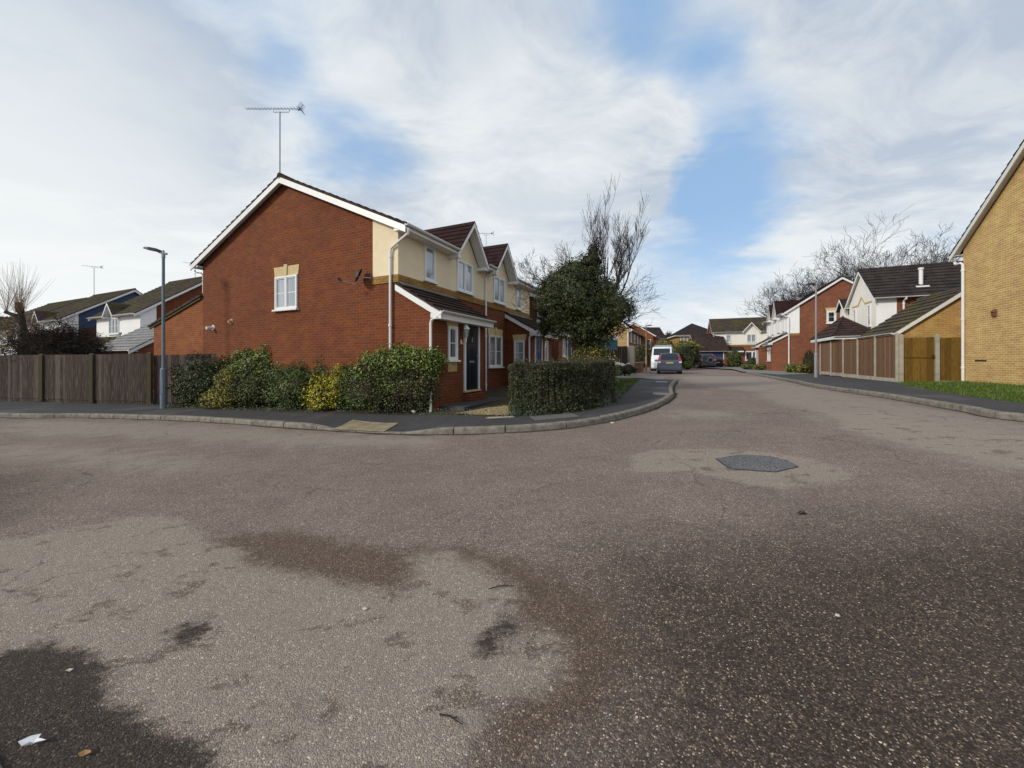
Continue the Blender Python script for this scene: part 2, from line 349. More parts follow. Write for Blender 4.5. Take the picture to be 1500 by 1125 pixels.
M['sign_teal'] = flat_mat('teal signboard', (0.012, 0.085, 0.12), 0.5, vary=0.05)
M['sign_text'] = flat_mat('pale teal lettering', (0.10, 0.20, 0.25), 0.5, vary=0.05)
M['paint_silver'] = flat_mat('silver blue car paint', (0.085, 0.098, 0.145), 0.28, 0.5, 0.05, coat=0.8)
M['paint_white'] = flat_mat('white vehicle paint', (0.72, 0.76, 0.78), 0.35, 0.0, 0.04, coat=0.5)
M['paint_grey'] = flat_mat('silver grey car paint', (0.13, 0.13, 0.15), 0.3, 0.5, 0.05, coat=0.8)
M['paint_red'] = flat_mat('dark red car paint', (0.035, 0.010, 0.012), 0.3, 0.2, 0.05, coat=0.8)
M['light_red'] = flat_mat('red lamp lens', (0.26, 0.018, 0.03), 0.2, vary=0.05, coat=0.5)
M['light_clear'] = flat_mat('clear lamp lens', (0.7, 0.68, 0.66), 0.15, vary=0.05, coat=0.5)
M['plate'] = flat_mat('yellow number plate', (0.45, 0.40, 0.13), 0.4, vary=0.05)
M['plate_w'] = flat_mat('white number plate', (0.6, 0.6, 0.58), 0.4, vary=0.05)
M['rubber'] = flat_mat('tyre rubber', (0.012, 0.012, 0.013), 0.85, vary=0.2)
M['paper'] = flat_mat('white paper', (0.75, 0.76, 0.78), 0.8, vary=0.08)
M['deadleaf'] = flat_mat('brown dead leaf', (0.30, 0.17, 0.06), 0.8, vary=0.2)
M['stone'] = flat_mat('pale pebble', (0.45, 0.42, 0.36), 0.9, vary=0.2)

# ------------------------------------------------------------------ objects
def tag(o, label=None, cat=None, group=None, kind=None):
    if label: o['label'] = label
    if cat: o['category'] = cat
    if group: o['group'] = group
    if kind: o['kind'] = kind
    return o

def empty(name, loc, rz=0.0, label=None, cat=None, group=None):
    o = bpy.data.objects.new(name, None); COL.objects.link(o)
    o.location = loc; o.rotation_euler = (0, 0, rz); o.empty_display_size = 0.3
    return tag(o, label, cat, group)

def copy_tree(o, parent=None):
    c = o.copy(); COL.objects.link(c); c.parent = parent
    for ch in list(o.children): copy_tree(ch, c)
    return c

class MB:
    def __init__(s): s.v = []; s.f = []; s.mi = []
    def quad(s, a, b, c, d, mi=0):
        n = len(s.v); s.v += [tuple(a), tuple(b), tuple(c), tuple(d)]; s.f.append((n, n+1, n+2, n+3)); s.mi.append(mi)
    def poly(s, pts, mi=0):
        n = len(s.v); s.v += [tuple(p) for p in pts]; s.f.append(tuple(range(n, n + len(pts)))); s.mi.append(mi)
    def hexa(s, p, mi=0):
        """eight corners: bottom loop then top loop"""
        n = len(s.v); s.v += [tuple(q) for q in p]
        for f in ((3,2,1,0),(4,5,6,7),(0,1,5,4),(1,2,6,5),(2,3,7,6),(3,0,4,7)):
            s.f.append(tuple(n + i for i in f)); s.mi.append(mi)
    def box(s, a, b, M4=None, mi=0):
        x0,y0,z0 = a; x1,y1,z1 = b
        p = [Vector(q) for q in ((x0,y0,z0),(x1,y0,z0),(x1,y1,z0),(x0,y1,z0),(x0,y0,z1),(x1,y0,z1),(x1,y1,z1),(x0,y1,z1))]
        if M4 is not None: p = [M4 @ q for q in p]
        s.hexa(p, mi)
    def bar(s, a, b, w, h, up=(0,0,1), mi=0):
        """box beam from a to b; w across, h along up (centred)"""
        a = Vector(a); b = Vector(b); d = (b - a).normalized(); up = Vector(up)
        sx = d.cross(up)
        if sx.length < 1e-5: sx = d.cross(Vector((1,0,0)))
        sx.normalize(); u = sx.cross(d).normalized()
        sx = sx * w / 2; u = u * h / 2
        s.hexa([a-sx-u, a+sx-u, b+sx-u, b-sx-u, a-sx+u, a+sx+u, b+sx+u, b-sx+u], mi)
    def tube(s, pts, rad, n=8, cap=True, mi=0):
        pts = [Vector(p) for p in pts]
        if not isinstance(rad, (list, tuple)): rad = [rad] * len(pts)
        base = len(s.v); ref = None
        for i, p in enumerate(pts):
            d = (pts[min(i+1, len(pts)-1)] - pts[max(i-1, 0)])
            if d.length < 1e-9: d = Vector((0,0,1))
            d.normalize()
            if ref is None: ref = d.orthogonal().normalized()
            ref = (ref - d * ref.dot(d))
            if ref.length < 1e-6: ref = d.orthogonal()
            ref.normalize(); q = d.cross(ref)
            for k in range(n):
                a = 2 * math.pi * k / n
                s.v.append(tuple(p + (ref * math.cos(a) + q * math.sin(a)) * rad[i]))
        for i in range(len(pts) - 1):
            for k in range(n):
                a = base + i*n + k; b = base + i*n + (k+1) % n
                s.f.append((a, b, b+n, a+n)); s.mi.append(mi)
        if cap:
            s.f.append(tuple(base + k for k in reversed(range(n)))); s.mi.append(mi)
            e = base + (len(pts)-1)*n
            s.f.append(tuple(e + k for k in range(n))); s.mi.append(mi)
    def prism(s, pts2, axis, lo, hi, mi=0):
        """pts2 polygon in the two remaining axes, extruded along axis"""
        def mk(p, t):
            if axis == 'x': return (t, p[0], p[1])
            if axis == 'y': return (p[0], t, p[1])
            return (p[0], p[1], t)
        n = len(pts2); b = len(s.v)
        s.v += [mk(p, lo) for p in pts2] + [mk(p, hi) for p in pts2]
        s.f.append(tuple(b + i for i in reversed(range(n)))); s.mi.append(mi)
        s.f.append(tuple(b + n + i for i in range(n))); s.mi.append(mi)
        for i in range(n):
            j = (i+1) % n; s.f.append((b+i, b+j, b+n+j, b+n+i)); s.mi.append(mi)
    def build(s, name, mats, parent=None, smooth=False, fixn=False, bevel=0):
        me = bpy.data.meshes.new(name); me.from_pydata(s.v, [], s.f)
        if not isinstance(mats, (list, tuple)): mats = [mats]
        for m in mats: me.materials.append(m)
        if len(mats) > 1:
            me.polygons.foreach_set('material_index', s.mi)
        if fixn:
            import bmesh
            bm = bmesh.new(); bm.from_mesh(me); bmesh.ops.recalc_face_normals(bm, faces=bm.faces); bm.to_mesh(me); bm.free()
        if smooth: me.polygons.foreach_set('use_smooth', [True] * len(me.polygons))
        me.update()
        o = bpy.data.objects.new(name, me); COL.objects.link(o)
        if parent is not None: o.parent = parent
        if bevel:
            bv = o.modifiers.new('bevel', 'BEVEL'); bv.width = bevel; bv.segments = 2; bv.limit_method = 'ANGLE'
        return o

class Face:
    """frame on a wall: O origin, R right along the wall, N outward, Z up"""
    def __init__(s, O, Rv, N): s.O = Vector(O); s.R = Vector(Rv).normalized(); s.N = Vector(N).normalized()
    def p(s, u, z, n=0.0): return s.O + s.R * u + s.N * n + Vector((0, 0, z))
    def box(s, mb, u0, u1, z0, z1, n0, n1, mi=0):
        P = s.p
        mb.hexa([P(u0,z0,n0), P(u1,z0,n0), P(u1,z0,n1), P(u0,z0,n1), P(u0,z1,n0), P(u1,z1,n0), P(u1,z1,n1), P(u0,z1,n1)], mi)

def window(root, fc, u0, u1, z0, z1, mull=1, bars=0, glass='glass', lintel=None, sill=True, fw=0.055, frame='upvc', base=0.0, hs=None, name='window', key=False, apron=None):
    mb = MB(); n0, n1 = base - 0.02, base + 0.045
    fc.box(mb, u0, u0+fw, z0, z1, n0, n1); fc.box(mb, u1-fw, u1, z0, z1, n0, n1)
    fc.box(mb, u0+fw, u1-fw, z0, z0+fw, n0, n1-0.002); fc.box(mb, u0+fw, u1-fw, z1-fw, z1, n0, n1-0.002)
    w = (u1 - u0 - 2*fw)
    for k in range(mull):
        c = u0 + fw + w * (k+1) / (mull+1)
        fc.box(mb, c-fw*0.55, c+fw*0.55, z0+fw, z1-fw, n0, n1-0.004)
    # casement rebate
    segs = mull + 1; sw = w / segs
    for k in range(segs):
        a = u0 + fw + sw*k + (fw*0.55 if k else 0); b = u0 + fw + sw*(k+1) - (fw*0.55 if k < segs-1 else 0)
        e = 0.028
        fc.box(mb, a, a+e, z0+fw, z1-fw, n0, n1-0.018); fc.box(mb, b-e, b, z0+fw, z1-fw, n0, n1-0.018)
        fc.box(mb, a+e, b-e, z0+fw, z0+fw+e, n0, n1-0.019); fc.box(mb, a+e, b-e, z1-fw-e, z1-fw, n0, n1-0.019)
        for j in range(bars):
            zz = z0 + (z1-z0) * (j+1) / (bars+1)
            fc.box(mb, a+e, b-e, zz-0.011, zz+0.011, n0, base+0.006)
        if hs:
            zz = z0 + (z1-z0) * hs
            fc.box(mb, a+e, b-e, zz-0.02, zz+0.02, n0, n1-0.02)
    o = mb.build(name, M[frame], root)
    g = MB(); fc.box(g, u0+fw*0.6, u1-fw*0.6, z0+fw*0.6, z1-fw*0.6, n0+0.002, base+0.003)
    g.build('pane', M[glass], o)
    if sill:
        s_ = MB(); fc.box(s_, u0-0.05, u1+0.05, z0-0.05, z0-0.001, base-0.02, base+0.10)
        s_.build('sill', M[frame], o)
    if lintel:
        l = MB(); h = lintel
        P = fc.p; e = 0.045
        for n_a, n_b, ua, ub, top in ((base-0.02, base+0.016, u0-0.03, u1+0.03, h),):
            l.hexa([P(ua,z1+0.003,n_a), P(ub,z1+0.003,n_a), P(ub,z1+0.003,n_b), P(ua,z1+0.003,n_b), P(ua-e,z1+top,n_a), P(ub+e,z1+top,n_a), P(ub+e,z1+top,n_b), P(ua-e,z1+top,n_b)])
        if key:
            c = (u0+u1)/2
            l.hexa([P(c-0.05,z1+0.006,base-0.02), P(c+0.05,z1+0.006,base-0.02), P(c+0.05,z1+0.006,base+0.045), P(c-0.05,z1+0.006,base+0.045), P(c-0.075,z1+h+0.05,base-0.02), P(c+0.075,z1+h+0.05,base-0.02), P(c+0.075,z1+h+0.05,base+0.045), P(c-0.075,z1+h+0.05,base+0.045)])
        l.build('lintel', M['buff_pale'], root)
    if apron:
        l = MB(); fc.box(l, u0, u1, z0-0.05-apron, z0-0.053, base-0.02, base+0.014); l.build('brick_panel', M['buff'], root)
    return o

def tiled(mb, E, A, U, l0, r0, l1, r1, course=0.30, lift=0.045, thick=0.045):
    """tiled slope: E origin at eaves, A unit along the eaves, U up-slope vector; l/r extents along A at bottom and top"""
    E = Vector(E); A = Vector(A).normalized(); U = Vector(U); L = U.length; u = U / L
    N = A.cross(u).normalized()
    if N.z < 0: N = -N
    n = max(1, int(round(L / course)))
    for k in range(n):
        t0, t1 = k / n, (k+1) / n
        la, ra = l0 + (l1-l0)*t0, r0 + (r1-r0)*t0
        lb, rb = l0 + (l1-l0)*t1, r0 + (r1-r0)*t1
        P = lambda a, t, h: E + A*a + U*t + N*h
        jig = random.uniform(-0.003, 0.003)
        mb.hexa([P(la,t0,-thick), P(ra,t0,-thick), P(rb,t1,-thick), P(lb,t1,-thick),
                 P(la,t0,lift+jig), P(ra,t0,lift+jig), P(rb,t1,0.004), P(lb,t1,0.004)])

def gutter(mb, a, b, r=0.055):
    """half-round gutter as a thick trough"""
    a = Vector(a); b = Vector(b); d = (b-a).normalized(); s = d.cross(Vector((0,0,1))).normalized()
    n = 8; ring = []
    for k in range(n+1):
        t = math.pi * k / n
        ring.append((math.cos(t)*r, -math.sin(t)*r))
    for k in range(n, -1, -1):
        t = math.pi * k / n
        ring.append((math.cos(t)*r*0.8, -math.sin(t)*r*0.8))
    base = len(mb.v); m = len(ring)
    for p in (a, b):
        for x, z in ring: mb.v.append(tuple(p + s*x + Vector((0,0,z))))
    for k in range(m):
        j = (k+1) % m; mb.f.append((base+k, base+j, base+m+j, base+m+k)); mb.mi.append(0)
    mb.f.append(tuple(base+k for k in reversed(range(m)))); mb.mi.append(0)
    mb.f.append(tuple(base+m+k for k in range(m))); mb.mi.append(0)

# ------------------------------------------------------------------ houses
def rake_boards(root, x, out, y0, y1, zt0, zt1, depth=0.175, mat='upvc', name='bargeboard', thick=0.03):
    """board under the verge at local x, following the rake from (y0,zt0) to (y1,zt1)"""
    mb = MB(); xa, xb = (x, x + thick * out)
    mb.hexa([(xa,y0,zt0-depth),(xb,y0,zt0-depth),(xb,y1,zt1-depth),(xa,y1,zt1-depth),(xa,y0,zt0),(xb,y0,zt0),(xb,y1,zt1),(xa,y1,zt1)])
    return mb.build(name, M[mat], root, fixn=True)

def shell(root, L, D, ze, za, wall, tile, ohg=0.2, ohe=0.38, base=-0.8, cuts=None, gut=True, course=0.3, gable_ends=(True, True), trim='upvc'):
    s = (za - ze) / (D / 2)
    w = MB(); w.prism([(0, base), (D, base), (D, ze), (D/2, za), (0, ze)], 'x', 0, L)
    w.build('wall', M[wall], root, fixn=True)
    r = MB(); top = 0.14
    zE = ze + top - s * ohe
    if cuts is None: tiled(r, (0, -ohe, zE), (1,0,0), (0, D/2 + ohe, za + top - zE), -ohg, L + ohg, -ohg, L + ohg, course)
    else:
        y1 = 0.12
        for a, b in cuts: tiled(r, (0, -ohe, zE), (1,0,0), (0, y1 + ohe, s * (y1 + ohe)), a, b, a, b, course)
        tiled(r, (0, y1, zE + s * (y1 + ohe)), (1,0,0), (0, D/2 - y1, s * (D/2 - y1)), -ohg, L + ohg, -ohg, L + ohg, course)
    tiled(r, (0, D + ohe, zE), (1,0,0), (0, -(D/2 + ohe), za + top - zE), -ohg, L + ohg, -ohg, L + ohg, course)
    rf = r.build('roof', M[tile], root, fixn=True)
    rt = MB(); rt.tube([(-ohg, D/2, za + top - 0.02), (L + ohg, D/2, za + top - 0.02)], 0.105, 8)
    rt.build('ridge_tiles', M[tile], rf)
    # verge soffits and bargeboards
    for x0, x1, on in ((-ohg + 0.03, 0, gable_ends[0]), (L, L + ohg - 0.03, gable_ends[1])):
        if not on: continue
        for ya, yb in ((-ohe, D/2), (D + ohe, D/2)):
            a = zE - 0.045; b = za + top - 0.045; so = MB()
            so.hexa([(x0,ya,a-0.05),(x1,ya,a-0.05),(x1,yb,b-0.05),(x0,yb,b-0.05),(x0,ya,a-0.01),(x1,ya,a-0.01),(x1,yb,b-0.01),(x0,yb,b-0.01)])
            so.build('verge_soffit', M[trim], root, fixn=True)
    for gx, out, on in ((-ohg, 1, gable_ends[0]), (L + ohg, -1, gable_ends[1])):
        if not on: continue
        rake_boards(root, gx, out, -ohe - 0.02, D/2, zE - 0.055, za + top - 0.055, mat=trim)
        rake_boards(root, gx, out, D + ohe + 0.02, D/2, zE - 0.055, za + top - 0.055, mat=trim)
        # boxed eave ends
        for ya, yb in ((-ohe - 0.02, 0.0), (D, D + ohe + 0.02)):
            b = MB(); xa, xb = sorted((gx + out*0.032, gx + out * (ohg - 0.003)))
            zl = ze - 0.17
            zh0 = zE - 0.10
            b.box((xa, ya, zl), (xb, yb, zh0 + 0.02)); 
            b.build('eave_box', M[trim], root)
    # fascia, eave soffit, gutters
    segs = cuts if cuts is not None else [(-ohg, L + ohg)]
    for a, b in segs:
        f = MB(); g = MB()
        f.box((a + 0.002, -ohe, ze - 0.17), (b - 0.002, -ohe + 0.025, zE - 0.045))
        f.box((max(a, 0.0), -ohe + 0.026, ze - 0.165), (min(b, L), -0.0, ze - 0.14))
        f.build('fascia', M[trim], root)
        if gut: gutter(g, (a, -ohe - 0.06, zE - 0.005), (b, -ohe - 0.06, zE - 0.005)); g.build('gutter', M[trim], root)
    f = MB(); g = MB()
    f.box((-ohg + 0.002, D + ohe - 0.025, ze - 0.17), (L + ohg - 0.002, D + ohe, zE - 0.045))
    f.box((0, D, ze - 0.165), (L, D + ohe - 0.026, ze - 0.14))
    if gut: gutter(g, (-ohg, D + ohe + 0.06, zE - 0.005), (L + ohg, D + ohe + 0.06, zE - 0.005))
    f.build('fascia', M[trim], root)
    if g.v: g.build('gutter', M[trim], root)
    return s, zE

def dormer(root, xc, hw, ze, zp, s, ztile, ohe, wallm, tile, sill_z):
    """small cross gable flush with the front wall"""
    zb = ze - 0.12
    w = MB(); w.prism([(xc-hw+0.06, ze-0.2), (xc+hw-0.06, ze-0.2), (xc+hw-0.06, zb+0.02), (xc, zp-0.17), (xc-hw+0.06, zb+0.02)], 'y', -0.021, 0.6)
    w.build('dormer_wall', M[wallm], root, fixn=True)
    yb = (zp + 0.02 - ztile) / s + 0.3
    r = MB(); y0 = -ohe - 0.04
    for sg in (-1, 1):
        tiled(r, (xc + sg*(hw+0.05), y0, zb + 0.03), (0,1,0), (-sg*(hw+0.05), 0, zp - zb - 0.03), 0, 0.5, 0, yb - y0, 0.22, 0.028, 0.03)
    rr = r.build('dormer_roof', M[tile], root, fixn=True)
    b = MB()
    for sg in (-1, 1):
        xa = xc + sg*(hw+0.055); z0 = zb + 0.0; z1 = zp - 0.03
        b.hexa([(xa,y0,z0-0.16),(xa,y0+0.03,z0-0.16),(xc,y0+0.03,z1-0.17),(xc,y0,z1-0.17),(xa,y0,z0),(xa,y0+0.03,z0),(xc,y0+0.03,z1),(xc,y0,z1)])
        b.hexa([(xa,y0+0.032,z0-0.05),(xa,-0.022,z0-0.05),(xc,-0.022,z1-0.05),(xc,y0+0.032,z1-0.05),(xa,y0+0.032,z0-0.01),(xa,-0.022,z0-0.01),(xc,-0.022,z1-0.01),(xc,y0+0.032,z1-0.01)])
    b.build('dormer_bargeboard', M['upvc'], root, fixn=True)
    for sg in (-1, 1):
        e = MB(); x0, x1 = sorted((xc + sg*(hw+0.055), xc + sg*(hw-0.13)))
        e.box((x0, y0+0.034, zb-0.16), (x1, -0.023, zb-0.055))
        e.build('dormer_soffit', M['upvc'], root)

def panel_door(root, fc, u0, u1, z0, z1, mat, base=0.0):
    f = MB(); fw = 0.06
    fc.box(f, u0, u0+fw, z0, z1, base-0.02, base+0.05); fc.box(f, u1-fw, u1, z0, z1, base-0.02, base+0.05)
    fc.box(f, u0+fw, u1-fw, z1-fw, z1, base-0.02, base+0.048)
    fr = f.build('door_frame', M['upvc'], root)
    st = MB(); fc.box(st, u0-0.02, u1+0.02, z0-0.05, z0-0.001, base-0.02, base+0.08); st.build('threshold', M['buff_pale'], fr)
    d = MB(); a, b = u0+fw, u1-fw; w = b-a
    fc.box(d, a, b, z0+0.001, z1-fw, base-0.015, base+0.012)
    H = z1 - fw - z0
    for (c0, c1) in ((0.13, 0.46), (0.54, 0.87)):
        for (h0, h1) in ((0.07, 0.40), (0.47, 0.66), (0.71, 0.93)):
            x0, x1, y0, y1 = a+w*c0, a+w*c1, z0+H*h0, z0+H*h1
            e = 0.02
            fc.box(d, x0, x1, y0, y0+e, base+0.0121, base+0.024); fc.box(d, x0, x1, y1-e, y1, base+0.0121, base+0.024)
            fc.box(d, x0, x0+e, y0+e, y1-e, base+0.0121, base+0.024); fc.box(d, x1-e, x1, y0+e, y1-e, base+0.0121, base+0.024)
            fc.box(d, x0+0.05, x1-0.05, y0+0.05, y1-0.05, base+0.0121, base+0.018)
    dr = d.build('door', M[mat], root)
    lb = MB(); c = (a+b)/2; fc.box(lb, c-0.13, c+0.13, z0+H*0.425, z0+H*0.45, base+0.013, base+0.03); lb.build('letter_box', M['metal'], dr)
    hd = MB(); fc.box(hd, b-0.07, b-0.045, z0+H*0.46, z0+H*0.56, base+0.013, base+0.05); fc.box(hd, b-0.15, b-0.046, z0+H*0.515, z0+H*0.53, base+0.0505, base+0.065); hd.build('handle', M['metal'], dr)
    kn = MB(); fc.box(kn, c-0.02, c+0.02, z0+H*0.74, z0+H*0.82, base+0.013, base+0.04); kn.build('knocker', M['metal'], dr)
    return dr

def porch(root, x0, x1, p, zg, zt, wall, tile, sides=(True, True), base=-0.8):
    ov = 0.27; s = (zt - zg) / (p + ov)
    f = lambda y: zg + s * (y + p + ov)
    w = MB(); w.prism([(-p, base), (-0.001, base), (-0.001, f(0) - 0.05), (-p, f(-p) - 0.05)], 'x', x0, x1)
    w.build('porch_wall', M[wall], root, fixn=True)
    r = MB(); a = x0 - (0.12 if sides[0] else -0.0); b = x1 + (0.12 if sides[1] else 0)
    tiled(r, (0, -p - ov, zg), (1,0,0), (0, p + ov, zt - zg), a, b, a, b, 0.26)
    rf = r.build('porch_roof', M[tile], root, fixn=True)
    fl = MB(); fl.box((x0, -0.03, zt - 0.04), (x1, -0.0005, zt + 0.14)); fl.hexa([(x0,-0.2,f(-0.2)+0.05),(x1,-0.2,f(-0.2)+0.05),(x1,-0.03,zt+0.03),(x0,-0.03,zt+0.03),(x0,-0.2,f(-0.2)+0.062),(x1,-0.2,f(-0.2)+0.062),(x1,-0.03,zt+0.05),(x0,-0.03,zt+0.05)])
    fl.build('lead_flashing', M['lead'], rf, fixn=True)
    for on, gx, out in ((sides[0], x0 - 0.12, 1), (sides[1], x1 + 0.12, -1)):
        if on:
            rake_boards(root, gx, out, -p - ov - 0.01, -0.002, zg - 0.035, zt - 0.035, depth=0.17, name='porch_bargeboard')
            b_ = MB(); xa, xb = sorted((gx + out*0.031, gx + out*0.118)); b_.box((xa, -p - ov, zg - 0.16), (xb, -p + 0.05, zg - 0.05)); b_.build('porch_eave_box', M['upvc'], root)
    fa = MB(); fa.box((a+0.005, -p - ov, zg - 0.2), (b-0.005, -p - ov + 0.025, zg - 0.037)); fa.box((a+0.006, -p - ov + 0.026, zg - 0.195), (b-0.006, -p - 0.001, zg - 0.175))
    fa.build('porch_fascia', M['upvc'], root)
    g = MB(); gutter(g, (a - 0.03, -p - ov - 0.055, zg + 0.0), (b + 0.03, -p - ov - 0.055, zg + 0.0), 0.055)
    g.build('porch_gutter', M['upvc_old'], root)

def downpipe(root, pts, mat='upvc', r=0.034, name='downpipe'):
    mb = MB(); mb.tube(pts, r, 8)
    zs = pts[-1][2]; zt = pts[-2][2]; x, y = pts[-1][0], pts[-1][1]
    k = 0.5
    while zs + k < zt:
        mb.tube([(x, y, zs + k - 0.03), (x, y, zs + k + 0.03)], r * 1.35, 8); k += 1.8
    return mb.build(name, M[mat], root, smooth=False)

def pair_house(root, L=9.1, D=8.9, ze=4.78, za=6.8, wall='brick', rend='cream', tile='tile', dormers=(3.25, 5.85), dpk=5.95, bandz=3.33, ret=(True, True),
               porches=None, fullrend=True, lit=None, ends=(True, True), dhw=0.95, small=((1.05, 1.57), (7.53, 8.05)), big=((2.75, 3.75), (5.35, 6.35)), ground_w=((2.95, 4.1), (5.0, 6.15)), bars=0, wz=(3.60, 4.62), bigm=1, bigg='glass_net'):
    ohe = 0.38
    cuts = []; a = -0.2
    for c in dormers:
        cuts.append((a, c - dhw + 0.0)); a = c + dhw
    cuts.append((a, L + 0.2))
    cuts = [c for c in cuts if c[1] - c[0] > 0.05]
    s, zE = shell(root, L, D, ze, za, wall, tile, cuts=cuts, ohe=ohe, gable_ends=ends)
    zr = bandz + 0.2
    # render on the upper storey, returned round the gables
    m = MB(); m.box((-0.0, -0.02, zr), (L, 0.001, ze - 0.14)); m.build('render_panel', M[rend], root)
    b = MB(); b.box((-0.0, -0.034, bandz), (L, 0.0, zr - 0.002)); b.build('brick_band', M['band'], root)
    for on, xa, xb in ((ret[0], -0.02, -0.0003), (ret[1], L + 0.0003, L + 0.02)):
        if on:
            m = MB(); m.prism([(-0.02, zr), (0.85, zr), (0.85, ze + s*0.85 + 0.06), (-0.02, ze + 0.04)], 'x', xa, xb)
            m.build('render_return', M[rend], root, fixn=True)
            b = MB(); e = -0.034 if xa < 0 else L + 0.0004; e2 = -0.0004 if xa < 0 else L + 0.034
            b.box((e, -0.034, bandz), (e2, 0.86, zr - 0.002)); b.build('band_return', M['band'], root)
    fr = Face((0,0,0), (1,0,0), (0,-1,0))
    for c in dormers: dormer(root, c, dhw, ze, dpk, s, ze + 0.17, ohe, rend, 'tile_dormer' if tile == 'tile' else tile, zr)
    for a, b in big: window(root, fr, a, b, wz[0], wz[1], mull=bigm, glass=bigg, base=0.02, sill=True, bars=bars)
    for a, b in small: window(root, fr, a, b, wz[0], wz[1], mull=0, glass='glass_net', base=0.02, sill=True, bars=bars)
    for a, b in ground_w: window(root, fr, a, b, 1.05, 2.28, mull=1, bars=1, glass='glass', lintel=0.27, key=True)
    return s, zE, fr

def add_porch(root, x0, x1, side, wall, tile, door, sill=0.44, doorx=(1.37, 2.22), winx=(0.59, 1.02), p=1.145):
    porch(root, x0, x1, p, 2.50, 3.30, wall, tile)
    fc = Face((x0 if side == 0 else x1, -p, 0), (1 if side == 0 else -1, 0, 0), (0,-1,0))
    panel_door(root, fc, doorx[0], doorx[1], sill, sill + 1.92, door)
    window(root, fc, winx[0], winx[1], 1.30, 2.20, mull=0, bars=1, glass='glass', lintel=0.2, apron=0.26)

def dish(name, loc, rz, label, r=0.27, tilt=25):
    o = empty(name, loc, rz, label, 'satellite dish')
    d = MB(); n = 20; Rr = 5
    rings = []
    for i in range(Rr + 1):
        q = i / Rr; rings.append([(q*r*math.cos(2*math.pi*k/n)*0.9, -0.10*(1-q*q) * 0.9, q*r*math.sin(2*math.pi*k/n)) for k in range(n)])
    for off in (0.0, 0.008):
        base = len(d.v)
        for rg in rings:
            for v in rg: d.v.append((v[0], v[1] + off, v[2]))
        for i in range(Rr):
            for k in range(n):
                a = base + i*n + k; b_ = base + i*n + (k+1) % n
                d.f.append((a, b_, b_+n, a+n)); d.mi.append(0)
    dd = d.build('reflector', M['dark'], o, smooth=True)
    dd.location = (0, -0.32, 0.05); dd.rotation_euler = (R(-tilt), 0, 0)
    a = MB(); a.tube([(0, 0, 0), (0, -0.2, 0), (0, -0.36, 0.02)], 0.018, 6); a.tube([(0, -0.38, -0.2), (0, -0.75, -0.12)], 0.012, 6); a.box((-0.06, -0.01, -0.08), (0.06, 0.0, 0.08)); a.build('arm', M['metal'], o)
    l = MB(); l.tube([(0, -0.74, -0.13), (0, -0.82, -0.06)], 0.032, 8); l.build('receiver', M['dark'], o)
    return o

def aerial(name, loc, rz, H, Lb, label, n=17, group=None):
    o = empty(name, loc, rz, label, 'TV aerial', group)
    m = MB(); m.tube([(0,0,0), (0,0,H)], 0.020, 8); m.build('mast', M['alu'], o)
    b = MB(); b.tube([(-Lb*0.60, 0, H+0.14), (Lb*0.40, 0, H+0.06)], 0.011, 6)
    b.tube([(-Lb*0.13, 0, H+0.11), (-Lb*0.11, 0, H+0.0), (Lb*0.16, 0, H-0.02), (Lb*0.18, 0, H+0.08)], 0.012, 6)
    b.build('boom', M['alu'], o)
    e = MB()
    for i in range(n):
        t = i/(n-1); x = -Lb*0.60 + Lb*0.93*t; z = H + 0.14 - 0.08*(x+Lb*0.6)/Lb
        w = 0.07 + 0.05*t
        e.tube([(x, -w, z), (x - 0.02, w, z + 0.03)], 0.005, 4)
        e.tube([(x, 0, z-0.035), (x-0.02, 0, z + 0.06)], 0.005, 4)
    e.build('director_rods', M['alu'], o)
    r = MB(); x = Lb*0.37
    for k in range(5):
        for sg in (-1, 1):
            r.tube([(x + 0.018*k, -0.13, H+0.07 + sg*(0.015+0.028*k)), (x + 0.018*k, 0.13, H+0.07 + sg*(0.015+0.028*k))], 0.005, 4)
    r.bar((x, 0, H+0.07), (x+0.08, 0, H+0.20), 0.015, 0.015); r.bar((x, 0, H+0.07), (x+0.08, 0, H-0.06), 0.015, 0.015)
    r.box((x-0.10, -0.03, H+0.03), (x-0.03, 0.03, H+0.12))
    r.build('reflector', M['alu'], o)
    return o

# ---- the main semi-detached pair on the corner
CORN = Vector((-2.97, 9.875, 0.40))
main = empty('brick_house', CORN, A1, 'red brick corner house with cream rendered upper front and two small white edged gables', 'house')
s_, zE_, fr_ = pair_house(main)
add_porch(main, 0.0, 2.55, 0, 'brick', 'tile', 'door_blue')
add_porch(main, 6.55, 9.1, 1, 'brick', 'tile', 'door_mid')
# side window of the far porch, facing the camera
window(main, Face((6.55, 0, 0), (0,-1,0), (-1,0,0)), 0.38, 0.86, 1.15, 2.12, mull=0, bars=1, glass='glass', lintel=0.25)
ga = Face((0,0,0), (0,1,0), (-1,0,0))
window(main, ga, 3.87, 4.89, 2.87, 3.90, mull=1, bars=1, glass='glass_net', lintel=0.30, key=True)
# single storey lean-to behind, flush with the gable
lw = MB(); lw.prism([(8.901, -0.9), (12.3, -0.9), (12.3, 2.66), (8.901, 3.55)], 'x', 0.003, 4.5); lw.build('outshot_wall', M['brick_warm'], main, fixn=True)
lr = MB(); tiled(lr, (0, 12.55, 2.66), (1,0,0), (0, -3.65, 0.97), -0.10, 4.6, -0.10, 4.6); lr.build('outshot_roof', M['tile_grey'], main, fixn=True)
lb = MB(); lb.hexa([(-0.06,12.5,2.55),(-0.01,12.5,2.55),(-0.01,8.95,3.50),(-0.06,8.95,3.50),(-0.06,12.5,2.62),(-0.01,12.5,2.62),(-0.01,8.95,3.57),(-0.06,8.95,3.57)]); lb.build('outshot_bargeboard', M['fence_post'], main, fixn=True)
